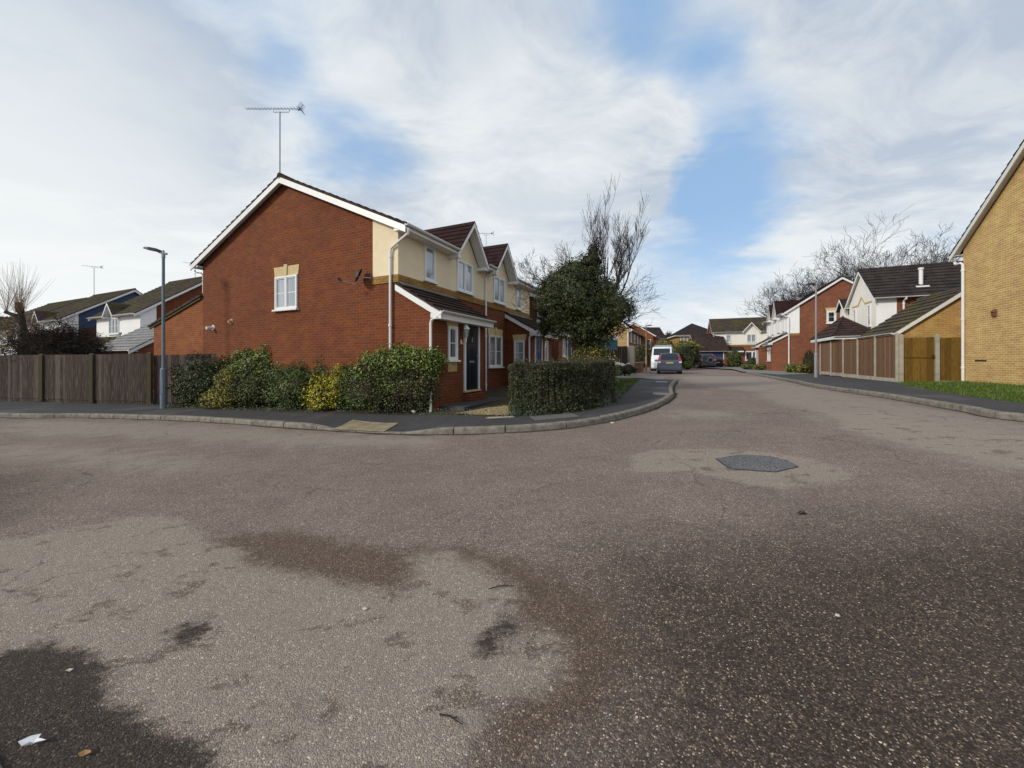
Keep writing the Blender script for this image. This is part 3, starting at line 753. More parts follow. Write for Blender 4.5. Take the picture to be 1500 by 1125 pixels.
# downpipes
downpipe(main, [(-0.12, -0.44, 4.63), (-0.12, -0.42, 4.50), (-0.075, 0.16, 4.22), (-0.07, 0.20, 4.05), (-0.07, 0.20, -0.1)])
downpipe(main, [(-0.10, -1.45, 2.44), (-0.09, -1.30, 2.36), (-0.06, -1.10, 2.28), (-0.06, -1.08, 2.2), (-0.06, -1.08, -0.05)])
downpipe(main, [(4.66, -0.44, 4.64), (4.66, -0.40, 4.52), (4.66, -0.08, 4.40), (4.66, -0.075, 4.3), (4.66, -0.075, -0.1)])
downpipe(main, [(6.62, -1.45, 2.44), (6.5, -1.30, 2.36), (6.49, -1.10, 2.28), (6.49, -1.08, 2.2), (6.49, -1.08, -0.05)])
downpipe(main, [(-0.05, 9.32, 4.56), (-0.03, 9.30, 4.48), (0.0, 9.02, 4.44), (0.05, 8.98, 4.35), (0.05, 8.98, 3.72)], mat='upvc_old', r=0.028)
# flue and vent on the gable
fl = MB(); fl.tube([(-0.002, 8.25, 2.45), (-0.22, 8.25, 2.42)], 0.055, 10); fl.tube([(-0.002, 8.25, 2.45), (-0.02, 8.25, 2.45)], 0.09, 10); fl.build('boiler_flue', M['upvc_old'], main)
fl = MB(); fl.tube([(-0.002, 7.2, 2.62), (-0.10, 7.2, 2.60)], 0.05, 10); fl.box((-0.012, 7.12, 2.54), (-0.001, 7.28, 2.70)); fl.build('extractor_vent', M['buff'], main)
def mainp(x, y, z):
    return CORN + D1 * x + D2 * y + Vector((0, 0, z))
dish('satellite_dish', mainp(-0.001, 0.92, 3.52), R(-72), 'dark satellite dish on the brick gable beside the cream render', r=0.20)
aerial('tv_aerial', mainp(-0.1, 4.55, 6.90), R(-4), 2.05, 1.80, 'tall grey aerial on a mast above the gable apex of the corner house')
aerial('tv_aerial', mainp(13.3, 4.6, 6.7), R(-8), 2.55, 1.15, 'thin aerial on the hidden house, showing above the second small cream gable', n=8)
# carriage lantern by the door
wl = empty('wall_lantern', mainp(1.24, -1.145, 1.98), A1, 'white carriage lantern on the porch wall beside the dark front door', 'wall lantern')
m = MB(); m.box((-0.03, -0.012, -0.24), (0.03, -0.001, -0.12)); m.tube([(0,-0.01,-0.18),(0,-0.10,-0.26),(0,-0.17,-0.18),(0,-0.17,-0.04)], 0.012, 6); m.build('bracket', M['upvc'], wl)
m = MB(); m.tube([(0,-0.17,-0.04),(0,-0.17,0.17)], [0.045,0.075], 6); m.build('lamp_glass', M['glass_net'], wl)
m = MB(); m.tube([(0,-0.17,0.171),(0,-0.17,0.20),(0,-0.17,0.27),(0,-0.17,0.32)], [0.095,0.085,0.03,0.008], 6); m.tube([(0,-0.17,-0.075),(0,-0.17,-0.045)], [0.02,0.05], 6); m.build('lamp_cap', M['upvc'], wl)

# ---- next pair up the left side, mostly behind the ivy tree
o2 = Vector((1.22, 19.07, 0.62)) + D1 * 0.1
h2 = empty('brick_house', o2, A1, 'plain red brick house just beyond the cream fronted corner house, behind the ivy tree', 'house')
pair_house(h2, ze=4.3, za=6.3, dpk=5.4, wall='brick_warm', rend='brick_warm', ret=(False, False), bandz=2.95, wz=(3.15, 4.15))
add_porch(h2, 0.0, 2.55, 0, 'brick_far', 'tile', 'door_mid'); add_porch(h2, 6.55, 9.1, 1, 'brick_far', 'tile', 'door_mid')
downpipe(h2, [(-0.10, -0.44, 4.15), (-0.05, -0.40, 4.05), (-0.06, -0.06, 3.9), (-0.06, -0.06, 3.8), (-0.06, -0.06, -0.1)])

# ---- left side, farther up: yellow gable house then red gable house
h3 = empty('terraced_house', (14.2, 46, 0.82), A1, 'red brick fronted house with a yellow brick side wall, far up the left', 'house')
shell(h3, 15, 8, 4.95, 8.2, 'brick_far', 'tile')
g = MB(); g.prism([(0.0, -0.5), (8, -0.5), (8, 4.9), (4, 8.14), (0.0, 4.9)], 'x', -0.012, -0.0005); g.build('yellow_gable', M['brick_buff'], h3, fixn=True)
downpipe(h3, [(-0.10, -0.44, 4.7), (-0.05, -0.40, 4.6), (-0.07, 0.10, 4.5), (-0.07, 0.10, 4.4), (-0.07, 0.10, -0.1)], r=0.06)
f3 = Face((0,0,0), (1,0,0), (0,-1,0))
for k in range(4):
    window(h3, f3, 1.2 + 3.6*k, 2.6 + 3.6*k, 3.3, 4.5, glass='glass_dark', mull=1); window(h3, f3, 1.2 + 3.6*k, 2.6 + 3.6*k, 1.0, 2.2, glass='glass_dark', mull=1)
window(h3, Face((0,0,0),(0,1,0),(-1,0,0)), 1.6, 2.4, 6.0, 6.5, mull=0, glass='glass_dark', base=0.013)
h4 = empty('gabled_house', (21.6, 58, 0.9), A1, 'orange red brick house whose plain gable faces the camera, behind the white van', 'house')
shell(h4, 8, 5.8, 4.9, 6.75, 'brick_warm', 'tile')
window(h4, Face((0,0,0),(0,1,0),(-1,0,0)), 0.3, 1.0, 2.7, 4.2, mull=0, glass='glass_dark')
window(h4, Face((0,0,0),(0,1,0),(-1,0,0)), 3.1, 3.8, 3.9, 4.9, mull=0, glass='glass_net')
aerial('tv_aerial', (17.9, 58.4, 7.6), R(170), 1.0, 1.3, 'small aerial on the orange red gable far up the street', n=8)

h5 = empty('detached_house', (19.5, 68, 1.0), 0, 'far house with a dark roof and yellow brick front above the van roof', 'house')
shell(h5, 8.0, 6, 4.9, 6.9, 'brick_yellow2', 'tile_dark')
f5 = Face((0,0,0),(1,0,0),(0,-1,0))
for a in (5.0, 6.7): window(h5, f5, a, a+1.0, 3.4, 4.6, glass='glass_net')
r = MB(); r.box((4.4, -0.015, 3.2), (6.5, -0.001, 4.7)); r.build('render_panel', M['cream_far'], h5)

def hip_roof(root, L, D, ze, rise, tile, oh=0.4, trim='upvc'):
    r = MB(); z0 = ze; d = D/2 + oh; U = rise
    a = min(d, L/2 + oh)
    tiled(r, (0, -oh, z0), (1,0,0), (0, d, U), -oh, L+oh, -oh + a, L + oh - a)
    tiled(r, (0, D+oh, z0), (1,0,0), (0, -d, U), -oh, L+oh, -oh + a, L + oh - a)
    tiled(r, (-oh, 0, z0), (0,1,0), (a, 0, U), -oh, D+oh, -oh + d, D + oh - d)
    tiled(r, (L+oh, 0, z0), (0,1,0), (-a, 0, U), -oh, D+oh, -oh + d, D + oh - d)
    rf = r.build('roof', M[tile], root, fixn=True)
    h = MB(); top = z0 + U
    for sx, x in ((1, -oh), (-1, L+oh)):
        for y in (-oh, D+oh): h.tube([(x, y, z0+0.02), (x + sx*a, D/2, top+0.02)], 0.07, 6)
    h.tube([(-oh+a, D/2, top+0.02), (L+oh-a+0.001, D/2, top+0.02)], 0.08, 6)
    h.build('hip_tiles', M[tile], rf)
    f = MB()
    f.box((-oh, -oh, z0-0.2), (L+oh, -oh+0.03, z0-0.03)); f.box((-oh, D+oh-0.03, z0-0.2), (L+oh, D+oh, z0-0.03))
    f.box((-oh, -oh+0.031, z0-0.2), (-oh+0.03, D+oh-0.031, z0-0.03)); f.box((L+oh-0.03, -oh+0.031, z0-0.2), (L+oh, D+oh-0.031, z0-0.03))
    f.box((-oh+0.031, -oh+0.031, z0-0.19), (L+oh-0.031, D+oh-0.031, z0-0.16))
    f.build('fascia', M[trim], root)
    g = MB(); gutter(g, (-oh, -oh-0.06, z0-0.02), (L+oh, -oh-0.06, z0-0.02), 0.06); g.build('gutter', M[trim], root)

h6 = empty('hipped_house', (27.0, 62, 0.95), R(-12), 'yellow brick house with a dark hipped roof at the far end of the street', 'house')
w = MB(); w.box((0,0,-0.6), (6.2, 7, 4.95)); w.build('wall', M['brick_yellow2'], h6)
hip_roof(h6, 6.2, 7, 5.05, 2.15, 'tile_dark')
f6 = Face((0,0,0),(1,0,0),(0,-1,0))
for a in (0.5, 2.5, 4.7): window(h6, f6, a, a+1.1, 3.55, 4.7, glass='glass_net')
for a in (0.5, 4.7): window(h6, f6, a, a+1.1, 1.0, 2.2, glass='glass_dark')

h7 = empty('detached_house', (28.4, 53.5, 0.87), R(-22), 'pale cream and brick house with one small gable closing the far right of the street', 'house')
pair_house(h7, L=8.2, D=6.6, ze=5.0, za=6.95, wall='brick_far', rend='cream_far', tile='tile_grey', dormers=(4.6,), dpk=6.2, bandz=2.95, ret=(False, False), small=((1.6, 2.2),), big=((4.1, 5.15),), ground_w=(), dhw=1.05, wz=(3.45, 4.55))
f7 = Face((0,0,0),(1,0,0),(0,-1,0))
window(h7, f7, 3.9, 5.6, 0.95, 2.25, glass='glass_dark', frame='upvc', fw=0.12)
r = MB(); tiled(r, (0, -0.9, 2.3), (1,0,0), (0, 0.9, 0.55), 0.05, 3.6, 0.05, 3.6); r.build('canopy', M['tile'], h7, fixn=True)
r = MB(); r.box((0.05, -0.92, 2.1), (3.6, -0.89, 2.27)); r.build('canopy_fascia', M['upvc'], h7)
window(h7, f7, 0.6, 1.1, 1.2, 2.0, mull=0, glass='glass_dark', fw=0.12); panel_door(h7, f7, 2.2, 3.1, 0.05, 2.05, 'door_mid')
downpipe(h7, [(-0.02, -0.44, 4.7), (0.0, -0.40, 4.6), (0.06, -0.08, 4.5), (0.06, -0.08, 4.4), (0.06, -0.08, -0.1)], r=0.10)
gg = empty('garage', (25.1, 51.6, 0.86), R(-14), 'low garage with a brown roof and blue door at the end of the street', 'garage')
shell(gg, 3.8, 6, 2.35, 4.6, 'brick_far', 'tile')
d = MB(); fg = Face((0,0,0),(1,0,0),(0,-1,0)); fg.box(d, 0.4, 3.3, 0.0, 2.1, -0.02, 0.03)
for k in range(1, 7): fg.box(d, 0.42, 3.28, 0.3*k-0.02, 0.3*k+0.02, 0.0301, 0.045)
d.build('garage_door', M['door_mid'], gg)
r = MB(); fg.box(r, 0.3, 0.398, 0, 2.2, -0.02, 0.05); fg.box(r, 3.302, 3.4, 0, 2.2, -0.02, 0.05); r.build('door_frame', M['upvc'], gg)

# ---- right side of the street
h8 = empty('brick_house', Vector((24.0, 33.0, 0.83)) + D1 * 9.1, A1 + math.pi, 'brown red brick house with a big gable and white upper front, right of the street', 'house')
pair_house(h8, D=7.4, ze=5.2, za=7.75, wall='brick_far', rend='white_render', dpk=6.6, bandz=3.1, wz=(3.6, 4.75))
add_porch(h8, 0.0, 2.55, 0, 'brick_far', 'tile', 'door_mid', sill=0.1)
porch(h8, 6.55, 9.1, 1.145, 2.50, 3.30, 'brick_far', 'tile')
window(h8, Face((6.55, -1.145, 0), (1,0,0), (0,-1,0)), 0.7, 2.0, 0.9, 2.2, mull=1, bars=1, glass='glass_net', fw=0.12)
ge = Face((9.1,0,0), (0,1,0), (1,0,0))
window(h8, ge, 2.70, 3.35, 4.05, 5.1, mull=0, bars=1, glass='glass_dark', lintel=0.25, fw=0.12)
downpipe(h8, [(9.15, -0.44, 5.0), (9.17, -0.40, 4.9), (9.18, 0.06, 4.7), (9.18, 0.08, 4.6), (9.18, 0.08, -0.1)], r=0.05)

AX = A1 - math.pi/2       # local x runs away to the right, local y runs up the street
h9 = empty('gabled_house', (21.07, 21.9, 0.83), AX, 'house with a steep pale rendered gable and dark tiled roof behind the brown fence', 'house')
shell(h9, 11, 3.9, 4.62, 6.42, 'brick_far', 'tile_dark', ohe=0.3)
fg9 = Face((0,0,0),(0,1,0),(-1,0,0)); fs9 = Face((0,0,0),(1,0,0),(0,-1,0))
m = MB(); m.prism([(0.0, 2.75), (3.9, 2.75), (3.9, 4.57), (1.95, 6.37), (0.0, 4.57)], 'x', -0.02, -0.0004); m.build('render_gable', M['cream_far'], h9, fixn=True)
m = MB(); m.box((-0.02, -0.02, 2.75), (0.87, -0.0004, 4.47)); m.build('render_return', M['white_render'], h9)
m = MB(); m.box((-0.032, -0.032, 2.57), (-0.0, 3.9, 2.748)); m.box((0.0, -0.032, 2.57), (0.88, -0.0004, 2.748)); m.build('brick_band', M['band'], h9)
window(h9, fg9, 0.65, 1.15, 2.95, 4.25, mull=0, hs=0.5, glass='glass_dark', fw=0.09, base=0.02); window(h9, fg9, 2.75, 3.25, 2.95, 4.25, mull=0, hs=0.5, glass='glass_dark', fw=0.09, base=0.02)
m = MB()
for a, b in (((0.5, 4.4), (1.45, 4.4)), ((1.45, 4.4), (1.95, 4.85)), ((1.95, 4.85), (2.45, 4.4)), ((2.45, 4.4), (3.4, 4.4))):
    m.bar((-0.03, a[0], a[1]), (-0.03, b[0], b[1]), 0.04, 0.1)
m.build('buff_moulding', M['buff_pale'], h9)
downpipe(h9, [(1.15, -0.36, 4.45), (1.15, -0.34, 4.35), (1.15, -0.08, 4.25), (1.15, -0.07, 4.15), (1.15, -0.07, 0.0)], r=0.05)
v = MB(); v.tube([(2.1, 0.5, 5.0), (2.1, 0.5, 6.1)], 0.09, 10); v.tube([(2.1,0.5,6.05),(2.1,0.5,6.15)], 0.12, 10); v.build('flue_pipe', M['upvc'], h9)
v = MB(); v.hexa([(1.82,0.26,4.98),(2.38,0.26,4.98),(2.38,0.40,5.11),(1.82,0.40,5.11),(1.82,0.26,5.03),(2.38,0.26,5.03),(2.38,0.40,5.16),(1.82,0.40,5.16)]); v.build('flue_flashing', M['upvc_old'], h9)
w = MB(); w.prism([(4.6, -0.5), (6.0, -0.5), (6.0, 4.5), (5.3, 5.15), (4.6, 4.5)], 'x', 0.1, 6.0); w.build('bay_wall', M['cream_far'], h9, fixn=True)
w = MB(); w.box((0.8, 3.905, -0.5), (5.9, 4.598, 4.3)); w.build('link_wall', M['brick_far'], h9)
r = MB(); tiled(r, (0, 4.45, 4.42), (1,0,0), (0, 0.85, 0.84), -0.15, 6.2, -0.15, 6.2, 0.25); tiled(r, (0, 6.15, 4.42), (1,0,0), (0, -0.85, 0.84), -0.15, 6.2, -0.15, 6.2, 0.25); r.build('bay_roof', M['tile_dark'], h9, fixn=True)
rake_boards(h9, -0.17, 1, 4.43, 5.3, 4.36, 5.22, depth=0.15); rake_boards(h9, -0.17, 1, 6.17, 5.3, 4.36, 5.22, depth=0.15)
window(h9, Face((0.1,0,0),(0,1,0),(-1,0,0)), 5.0, 5.6, 2.95, 4.15, mull=0, hs=0.5, glass='glass_dark', fw=0.09)

hp = empty('hipped_garage', (18.75, 21.9, 0.82), AX, 'small outbuilding with a brown pyramid roof peeping over the brown fence', 'outbuilding')
w = MB(); w.box((0.15, 0.15, -0.5), (2.0, 3.9, 2.12)); w.build('wall', M['brick_far'], hp)
hip_roof(hp, 1.7, 3.9, 2.32, 1.22, 'tile', oh=0.2)
w = MB(); w.box((0.2, 0.04, 1.5), (1.0, 0.149, 2.1)); w.build('white_panel', M['upvc'], hp)

h10 = empty('yellow_brick_house', (13.31, 6.46, 0.95), AX, 'tall yellow brick house at the right edge of the view with a weathered bargeboard', 'house')
shell(h10, 9, 8.4, 4.86, 7.95, 'brick_yellow', 'tile_dark', trim='upvc_old', ohg=0.22, ohe=0.34)
downpipe(h10, [(-0.06, 8.76, 4.50), (-0.06, 8.70, 4.40), (-0.065, 8.40, 4.38), (-0.065, 8.28, 4.30), (-0.065, 8.28, -0.02)], r=0.042, mat='upvc')
v = MB(); v.box((-0.07, 6.72, 2.22), (-0.001, 6.86, 2.38)); v.hexa([(-0.10,6.70,2.36),(-0.001,6.70,2.36),(-0.001,6.88,2.36),(-0.10,6.88,2.36),(-0.03,6.73,2.46),(-0.001,6.73,2.46),(-0.001,6.85,2.46),(-0.03,6.85,2.46)]); v.build('vent_cowl', M['bark_red'], h10)
v = MB(); v.box((-0.018, 7.2, 0.72), (-0.001, 7.75, 0.77)); v.build('air_brick', M['dark'], h10)

ga_ = empty('yellow_garage', Vector((16.3, 16.0, 0.80)) - D2 * 4.0, A1, 'yellow brick garage with a white bargeboard behind the wooden gate', 'garage')
shell(ga_, 3.1, 4.0, 2.10, 3.68, 'brick_yellow2', 'tile_grey', ohg=0.15, ohe=0.2, trim='upvc_old')

# ---- houses seen over the fence on the left
for i, (K, Lh, Dh, zb, zp, lab, wal) in enumerate((
    ((-25.3, 25.8), 6.5, 9.0, 5.0, 8.3, 'white rendered house with a red brick gable, nearest behind the left fence', 'brick'),
    ((-35.0, 29.5), 7.6, 8.4, 4.95, 7.85, 'white rendered house with a dark blue clad gable behind the left fence', 'blue_clad'),
    ((-43.6, 33.4), 9.0, 8.4, 4.95, 7.7, 'white rendered house with a mossy roof at the left edge behind the bare tree', 'white_render'))):
    Kv = Vector((K[0], K[1], 0.05))
    h = empty('rendered_house', Kv + D2 * Lh, AX, lab, 'house')
    xw = Lh - (3.7 if i == 0 else 4.0)
    pair_house(h, L=Lh, D=Dh, ze=zb, za=zp, wall=wal, rend='white_render', tile='tile_grey', dormers=(xw,), dpk=zb+0.85, bandz=2.95, ret=(False, True), bigm=2, bigg='glass',
               small=(), big=((xw-0.75, xw+0.75),), ground_w=((1.0, 2.2),), dhw=0.72, bars=1, wz=(3.6, 4.75))
    if i == 0:
        dish('satellite_dish', Kv + D2 * 2.1 + Vector((0, 0, 3.35)) - D1*0.03, AX, 'grey satellite dish on the white rendered front left of the lamp post', r=0.3)
    if i == 1:
        b = MB(); b.prism([(0.87, -0.6), (Dh, -0.6), (Dh, 4.3), (0.87, 4.3)], 'x', Lh + 0.001, Lh + 0.02); b.build('brick_lower_wall', M['brick'], h, fixn=True)
for K, Lh, lab, tl, q0, q1 in (((-20.8, 21.0), 4.4, 'low garage with silver grey roof tiles and a white fascia behind the left fence', 'tile_silver', 2.42, 3.9),
                       ((-26.6, 23.9), 7.5, 'low outbuilding with a brown roof behind the left fence and the dark twiggy bush', 'tile_grey', 2.35, 3.25)):
    Kv = Vector((K[0], K[1], 0.0))
    h = empty('garage', Kv + D2 * Lh, AX, lab, 'garage')
    shell(h, Lh, 4.4, q0, q1, 'brick_far', tl, course=0.34)
aerial('tv_aerial', Vector((-27.6, 33.0, 7.9)), R(20), 2.2, 1.4, 'thin aerial above the blue gabled roof left of the lamp post', n=8)
aerial('tv_aerial', Vector((-37.5, 34.0, 7.5)), R(10), 2.6, 1.5, 'thin aerial above the left roofs nearest the bare tree', n=8)

# ------------------------------------------------------------------ ground, road, pavements
def poly_sheet(name, poly, hfun, mat, res=0.6, kind='structure', jitter=False):
    """sheet over a polygon in plan, heights from hfun, densified inside"""
    pts = []; 
    n = len(poly)
    for i in range(n):
        a = Vector(poly[i]).to_2d(); b = Vector(poly[(i+1) % n]).to_2d()
        k = max(1, int((b-a).length / res))
        for j in range(k): pts.append(a.lerp(b, j/k))
    nb = len(pts)
    xs = [p.x for p in pts]; ys = [p.y for p in pts]
    def inside(x, y):
        c = False; j = nb - 1
        for i in range(nb):
            if (pts[i].y > y) != (pts[j].y > y) and x < (pts[j].x - pts[i].x) * (y - pts[i].y) / (pts[j].y - pts[i].y) + pts[i].x: c = not c
            j = i
        return c
    inner = []
    x = min(xs)
    while x < max(xs):
        y = min(ys)
        while y < max(ys):
            if inside(x, y) and min((p - Vector((x, y))).length_squared for p in pts) > (0.3*res)**2: inner.append(Vector((x, y)))
            y += res
        x += res
    edges = [(i, (i+1) % nb) for i in range(nb)]
    r = delaunay_2d_cdt(pts + inner, edges, [], 1, 1e-5)
    vs, fs = r[0], r[2]
    me = bpy.data.meshes.new(name)
    me.from_pydata([(v.x, v.y, hfun(v.x, v.y)) for v in vs], [], [tuple(f) if True else f for f in fs])
    me.materials.append(M[mat])
    # normals up
    me.update()
    if len(me.polygons) and me.polygons[0].normal.z < 0: me.flip_normals()
    o = bpy.data.objects.new(name, me); COL.objects.link(o)
    if kind: o['kind'] = kind
    return o

def frange(a, b, s):
    out = []; 
    while a < b - 1e-6: out.append(a); a += s
    return out

def smooth_line(pts, step=0.35):
    """Catmull-Rom through 2D points"""
    P = [Vector(p).to_2d() for p in pts]; out = []
    for i in range(len(P) - 1):
        p0 = P[max(i-1,0)]; p1 = P[i]; p2 = P[i+1]; p3 = P[min(i+2, len(P)-1)]
        n = max(1, int((p2-p1).length / step))
        for k in range(n):
            t = k/n
            out.append(0.5 * ((2*p1) + (p2-p0)*t + (2*p0-5*p1+4*p2-p3)*t*t + (3*p1-p0-3*p2+p3)*t*t*t))
    out.append(P[-1]); return out

KL = [(-40, 15.5), (-26, 13.2)] + [on_road(px, py) for px, py in ((0, 611.5), (120, 612), (245, 615.5), (330, 620), (400, 625), (480, 630.5), (560, 635), (640, 636.5), (740, 634), (830, 627), (900, 616), (950, 602), (975, 591), (988, 581))] + [(4.95, 11.6), (5.9, 13.9), (6.9, 16.0), (8.0, 18.4), (8.7, 19.9)]
KR = [(40, -2.0), (20, 0.4), (12.5, 2.9), (10.2, 4.4)] + [on_road(px, py) for px, py in ((1500, 617.5), (1400, 601), (1300, 583.5), (1200, 568.5))] + [(13.2, 18.0), (16.0, 24.1), (19.5, 31.8), (23.0, 39.0), (25.0, 43.5)]
kl = smooth_line(KL, 0.3); kr = smooth_line(KR, 0.3)
CROSS = Vector(on_road(535, 634)).to_2d()
def dip(x, y):
    d = (Vector((x, y)) - CROSS).length
    e = (Vector((x, y)) - Vector((8.6, 19.7))).length
    return max(1 - sstep((d - 0.75) / 1.0), 1 - sstep((e - 0.6) / 2.6))
def PV(x, y): return G(x, y) + 0.115 * (1 - 0.85 * dip(x, y))
def GD(x, y):
    up = 0.0
    if x > 9 and 1 < y < 18:
        d = min((p.x - x)**2 + (p.y - y)**2 for p in br_c)
        up = sstep((math.sqrt(d) - 0.05) / 1.6) * sstep((15.5 - y) / 2.0)
    return G(x, y) + 0.118 + 0.10 * up

BL = [(-40, 18.2), (-26, 16.4), (-20.2, 15.0), (-16.0, 14.1), (-12.7, 13.3), (-11.0, 12.3), (-8.8, 11.45), (-6.6, 10.55), (-4.4, 9.7), (-2.75, 9.15), (-1.7, 8.85), (-0.3, 8.2), (0.8, 8.1), (1.7, 8.5), (2.6, 9.6), (3.3, 11.2), (4.2, 13.4), (5.1, 15.6), (5.9, 17.4), (6.2, 19.6)]
bl = smooth_line(BL, 0.4)
BR = [(40, 1.0), (20, 3.2), (13.2, 5.4), (11.3, 6.7), (10.55, 7.8), (10.9, 8.7), (12.2, 10.9), (14.6, 14.3), (15.85, 15.6), (17.9, 20.1), (20.2, 25.2), (23.2, 31.5), (26.3, 38.5), (28.0, 43.2)]
br = smooth_line(BR, 0.4)
br_c = [p for p in br if 0 < p.y < 19]

def off_line(line, d):
    out = []
    for i, p in enumerate(line):
        a = line[max(i-1, 0)]; b = line[min(i+1, len(line)-1)]
        t = (b - a).normalized(); out.append(p + Vector((-t.y, t.x)) * d)
    return out

KW = 0.125
# kerbs: a strip of concrete stones with a rounded edge and joints
def kerb(name, line, side, hf):
    mb = MB(); L = 0.0; last = None
    segs = []; acc = 0.0; cur = [line[0]]
    for i in range(1, len(line)):
        cur.append(line[i]); acc += (line[i] - line[i-1]).length
        if acc > 0.85: segs.append(cur); cur = [line[i]]; acc = 0.0
    if len(cur) > 1: segs.append(cur)
    for sg in segs:
        jz = random.uniform(-0.005, 0.005); jn = random.uniform(-0.006, 0.006)
        t0 = (sg[1] - sg[0]).normalized(); t1 = (sg[-1] - sg[-2]).normalized()
        q = [p.copy() for p in sg]; q[0] = q[0] + t0*0.011; q[-1] = q[-1] - t1*0.011
        rows = []
        for i, p in enumerate(q):
            a = q[max(i-1,0)]; b = q[min(i+1,len(q)-1)]; t = (b-a).normalized(); nn = Vector((-t.y, t.x)) * side
            g = G(p.x, p.y); h = hf(p.x, p.y) + jz
            prof = [(0.0, g-0.1), (0.0 + 0.006, h-0.035), (0.014, h-0.012), (0.034, h+0.002), (KW, h+0.006), (KW, g-0.1)]
            rows.append([(p.x + nn.x*(o+jn), p.y + nn.y*(o+jn), z) for o, z in prof])
        base = len(mb.v); m = 6
        for r_ in rows: mb.v += r_
        for i in range(len(rows)-1):
            for k in range(m):
                j = (k+1) % m
                mb.f.append((base+i*m+k, base+i*m+j, base+(i+1)*m+j, base+(i+1)*m+k)); mb.mi.append(0)
        mb.f.append(tuple(base+k for k in range(m))); mb.mi.append(0)
        e = base + (len(rows)-1)*m; mb.f.append(tuple(e+k for k in reversed(range(m)))); mb.mi.append(0)
    o = mb.build(name, M['kerb'], None, fixn=True); o['kind'] = 'structure'; return o
kerb('kerb', kl, 1, PV); kerb('kerb', kr, -1, PV)

def kerb_shade_strip(line, side):  # gritty dark strip on the road, painting the shadow line under the kerb face
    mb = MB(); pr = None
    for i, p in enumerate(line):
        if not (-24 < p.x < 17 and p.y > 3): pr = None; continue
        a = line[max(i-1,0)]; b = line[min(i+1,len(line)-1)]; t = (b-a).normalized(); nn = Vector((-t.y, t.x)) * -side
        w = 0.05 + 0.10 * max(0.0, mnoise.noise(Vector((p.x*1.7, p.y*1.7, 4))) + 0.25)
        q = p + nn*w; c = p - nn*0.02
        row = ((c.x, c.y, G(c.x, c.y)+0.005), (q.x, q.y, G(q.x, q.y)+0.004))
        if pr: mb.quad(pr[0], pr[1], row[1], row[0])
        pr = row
    o = mb.build('kerb_foot_shade', M['shade_grit']); o['kind'] = 'structure'
kerb_shade_strip(kl, 1); kerb_shade_strip(kr, -1)
inL = off_line(kl, KW - 0.01); inR = off_line(kr, -(KW - 0.01))
poly_sheet('pavement', inL + list(reversed(bl)), PV, 'pavement', 0.35)
poly_sheet('pavement', inR + list(reversed(br)), PV, 'pavement', 0.5)
# pavement corner by the photographer's left foot
near = [Vector(p) for p in ((-1.62, 1.10), (-1.80, 1.38), (-1.97, 1.47), (-2.6, 1.78), (-4.5, 2.6), (-8.0, 4.0))]
kerb('kerb', smooth_line([tuple(p) for p in near], 0.25), 1, lambda x, y: G(x, y) + 0.03)
poly_sheet('pavement', off_line(smooth_line([tuple(p) for p in near], 0.25), KW-0.01) + [Vector((-8, 1.0)), Vector((-1.7, 0.6))], lambda x, y: G(x, y) + 0.03, 'pavement', 0.5)
# gardens behind the pavements
poly_sheet('garden_soil', list(bl) + [Vector(p) for p in ((4.5, 22.5), (6.0, 45), (9, 90), (-70, 90), (-70, 18.2))], lambda x, y: GD(x, y) - 0.006, 'soil', 1.6)
poly_sheet('garden_soil', list(br) + [Vector(p) for p in ((33, 54), (40, 92), (75, 92), (75, 1.0))], lambda x, y: GD(x, y) - 0.006, 'lawn', 1.6)

# road sheet with its worn, stained and darker areas
def pxpoly(pp): return [Vector(on_road(*p)) for p in pp]
LIGHT = [pxpoly([(-200, 800), (0, 795), (110, 775), (205, 757), (262, 765), (300, 800), (345, 806), (352, 832), (440, 846), (520, 868), (600, 872), (618, 842), (606, 816), (650, 812), (705, 838), (748, 868), (742, 905), (700, 935), (685, 962), (735, 950), (800, 930), (822, 956), (800, 995), (735, 1012), (690, 1050), (650, 1125), (640, 1300), (330, 1300), (310, 1125), (300, 1088), (215, 1058), (155, 1020), (172, 990), (150, 962), (62, 945), (0, 950), (-300, 960)]),
         pxpoly([(928, 668), (960, 660), (1060, 658), (1130, 664), (1180, 672), (1245, 692), (1245, 702), (1190, 704), (1150, 716), (1090, 708), (1060, 698), (1000, 690), (932, 690)]),
         pxpoly([(1225, 606), (1280, 604), (1380, 622), (1500, 640), (1600, 650), (1650, 700), (1500, 683), (1400, 664), (1310, 646), (1240, 628)])]
PALE = [pxpoly([(1120, 560), (1180, 566), (1300, 588), (1400, 606), (1520, 626), (1600, 700), (1500, 690), (1300, 650), (1200, 612), (1110, 580)]),
        pxpoly([(0, 616), (240, 619), (400, 629), (520, 638), (640, 641), (640, 652), (420, 655), (200, 640), (0, 636)]),
        pxpoly([(985, 600), (1080, 603), (1080, 612), (985, 612)]), pxpoly([(980, 545), (1080, 545), (1180, 562), (1120, 575), (1020, 565)]),
        pxpoly([(0, 655), (80, 650), (230, 668), (330, 680), (330, 690), (180, 690), (0, 668)])]
DARK = [pxpoly([(870, 800), (1500, 745), (1800, 760)]) + [Vector((9, -3)), Vector((-0.2, -3))] + pxpoly([(700, 1300), (830, 1000), (840, 900)]), pxpoly([(0, 690), (60, 700), (0, 770), (-300, 760), (-300, 690)])]
DIRT = [pxpoly([(300, 785), (420, 775), (560, 800), (690, 800), (800, 830), (900, 880), (930, 960), (900, 1040), (760, 1125), (700, 1125), (730, 1020), (800, 990), (815, 950), (740, 900), (740, 860), (640, 812), (606, 850), (595, 872), (500, 862), (350, 835)]), pxpoly([(385, 905), (420, 880), (470, 905), (430, 935), (380, 950)]), pxpoly([(500, 990), (560, 975), (600, 1000), (540, 1010)])]
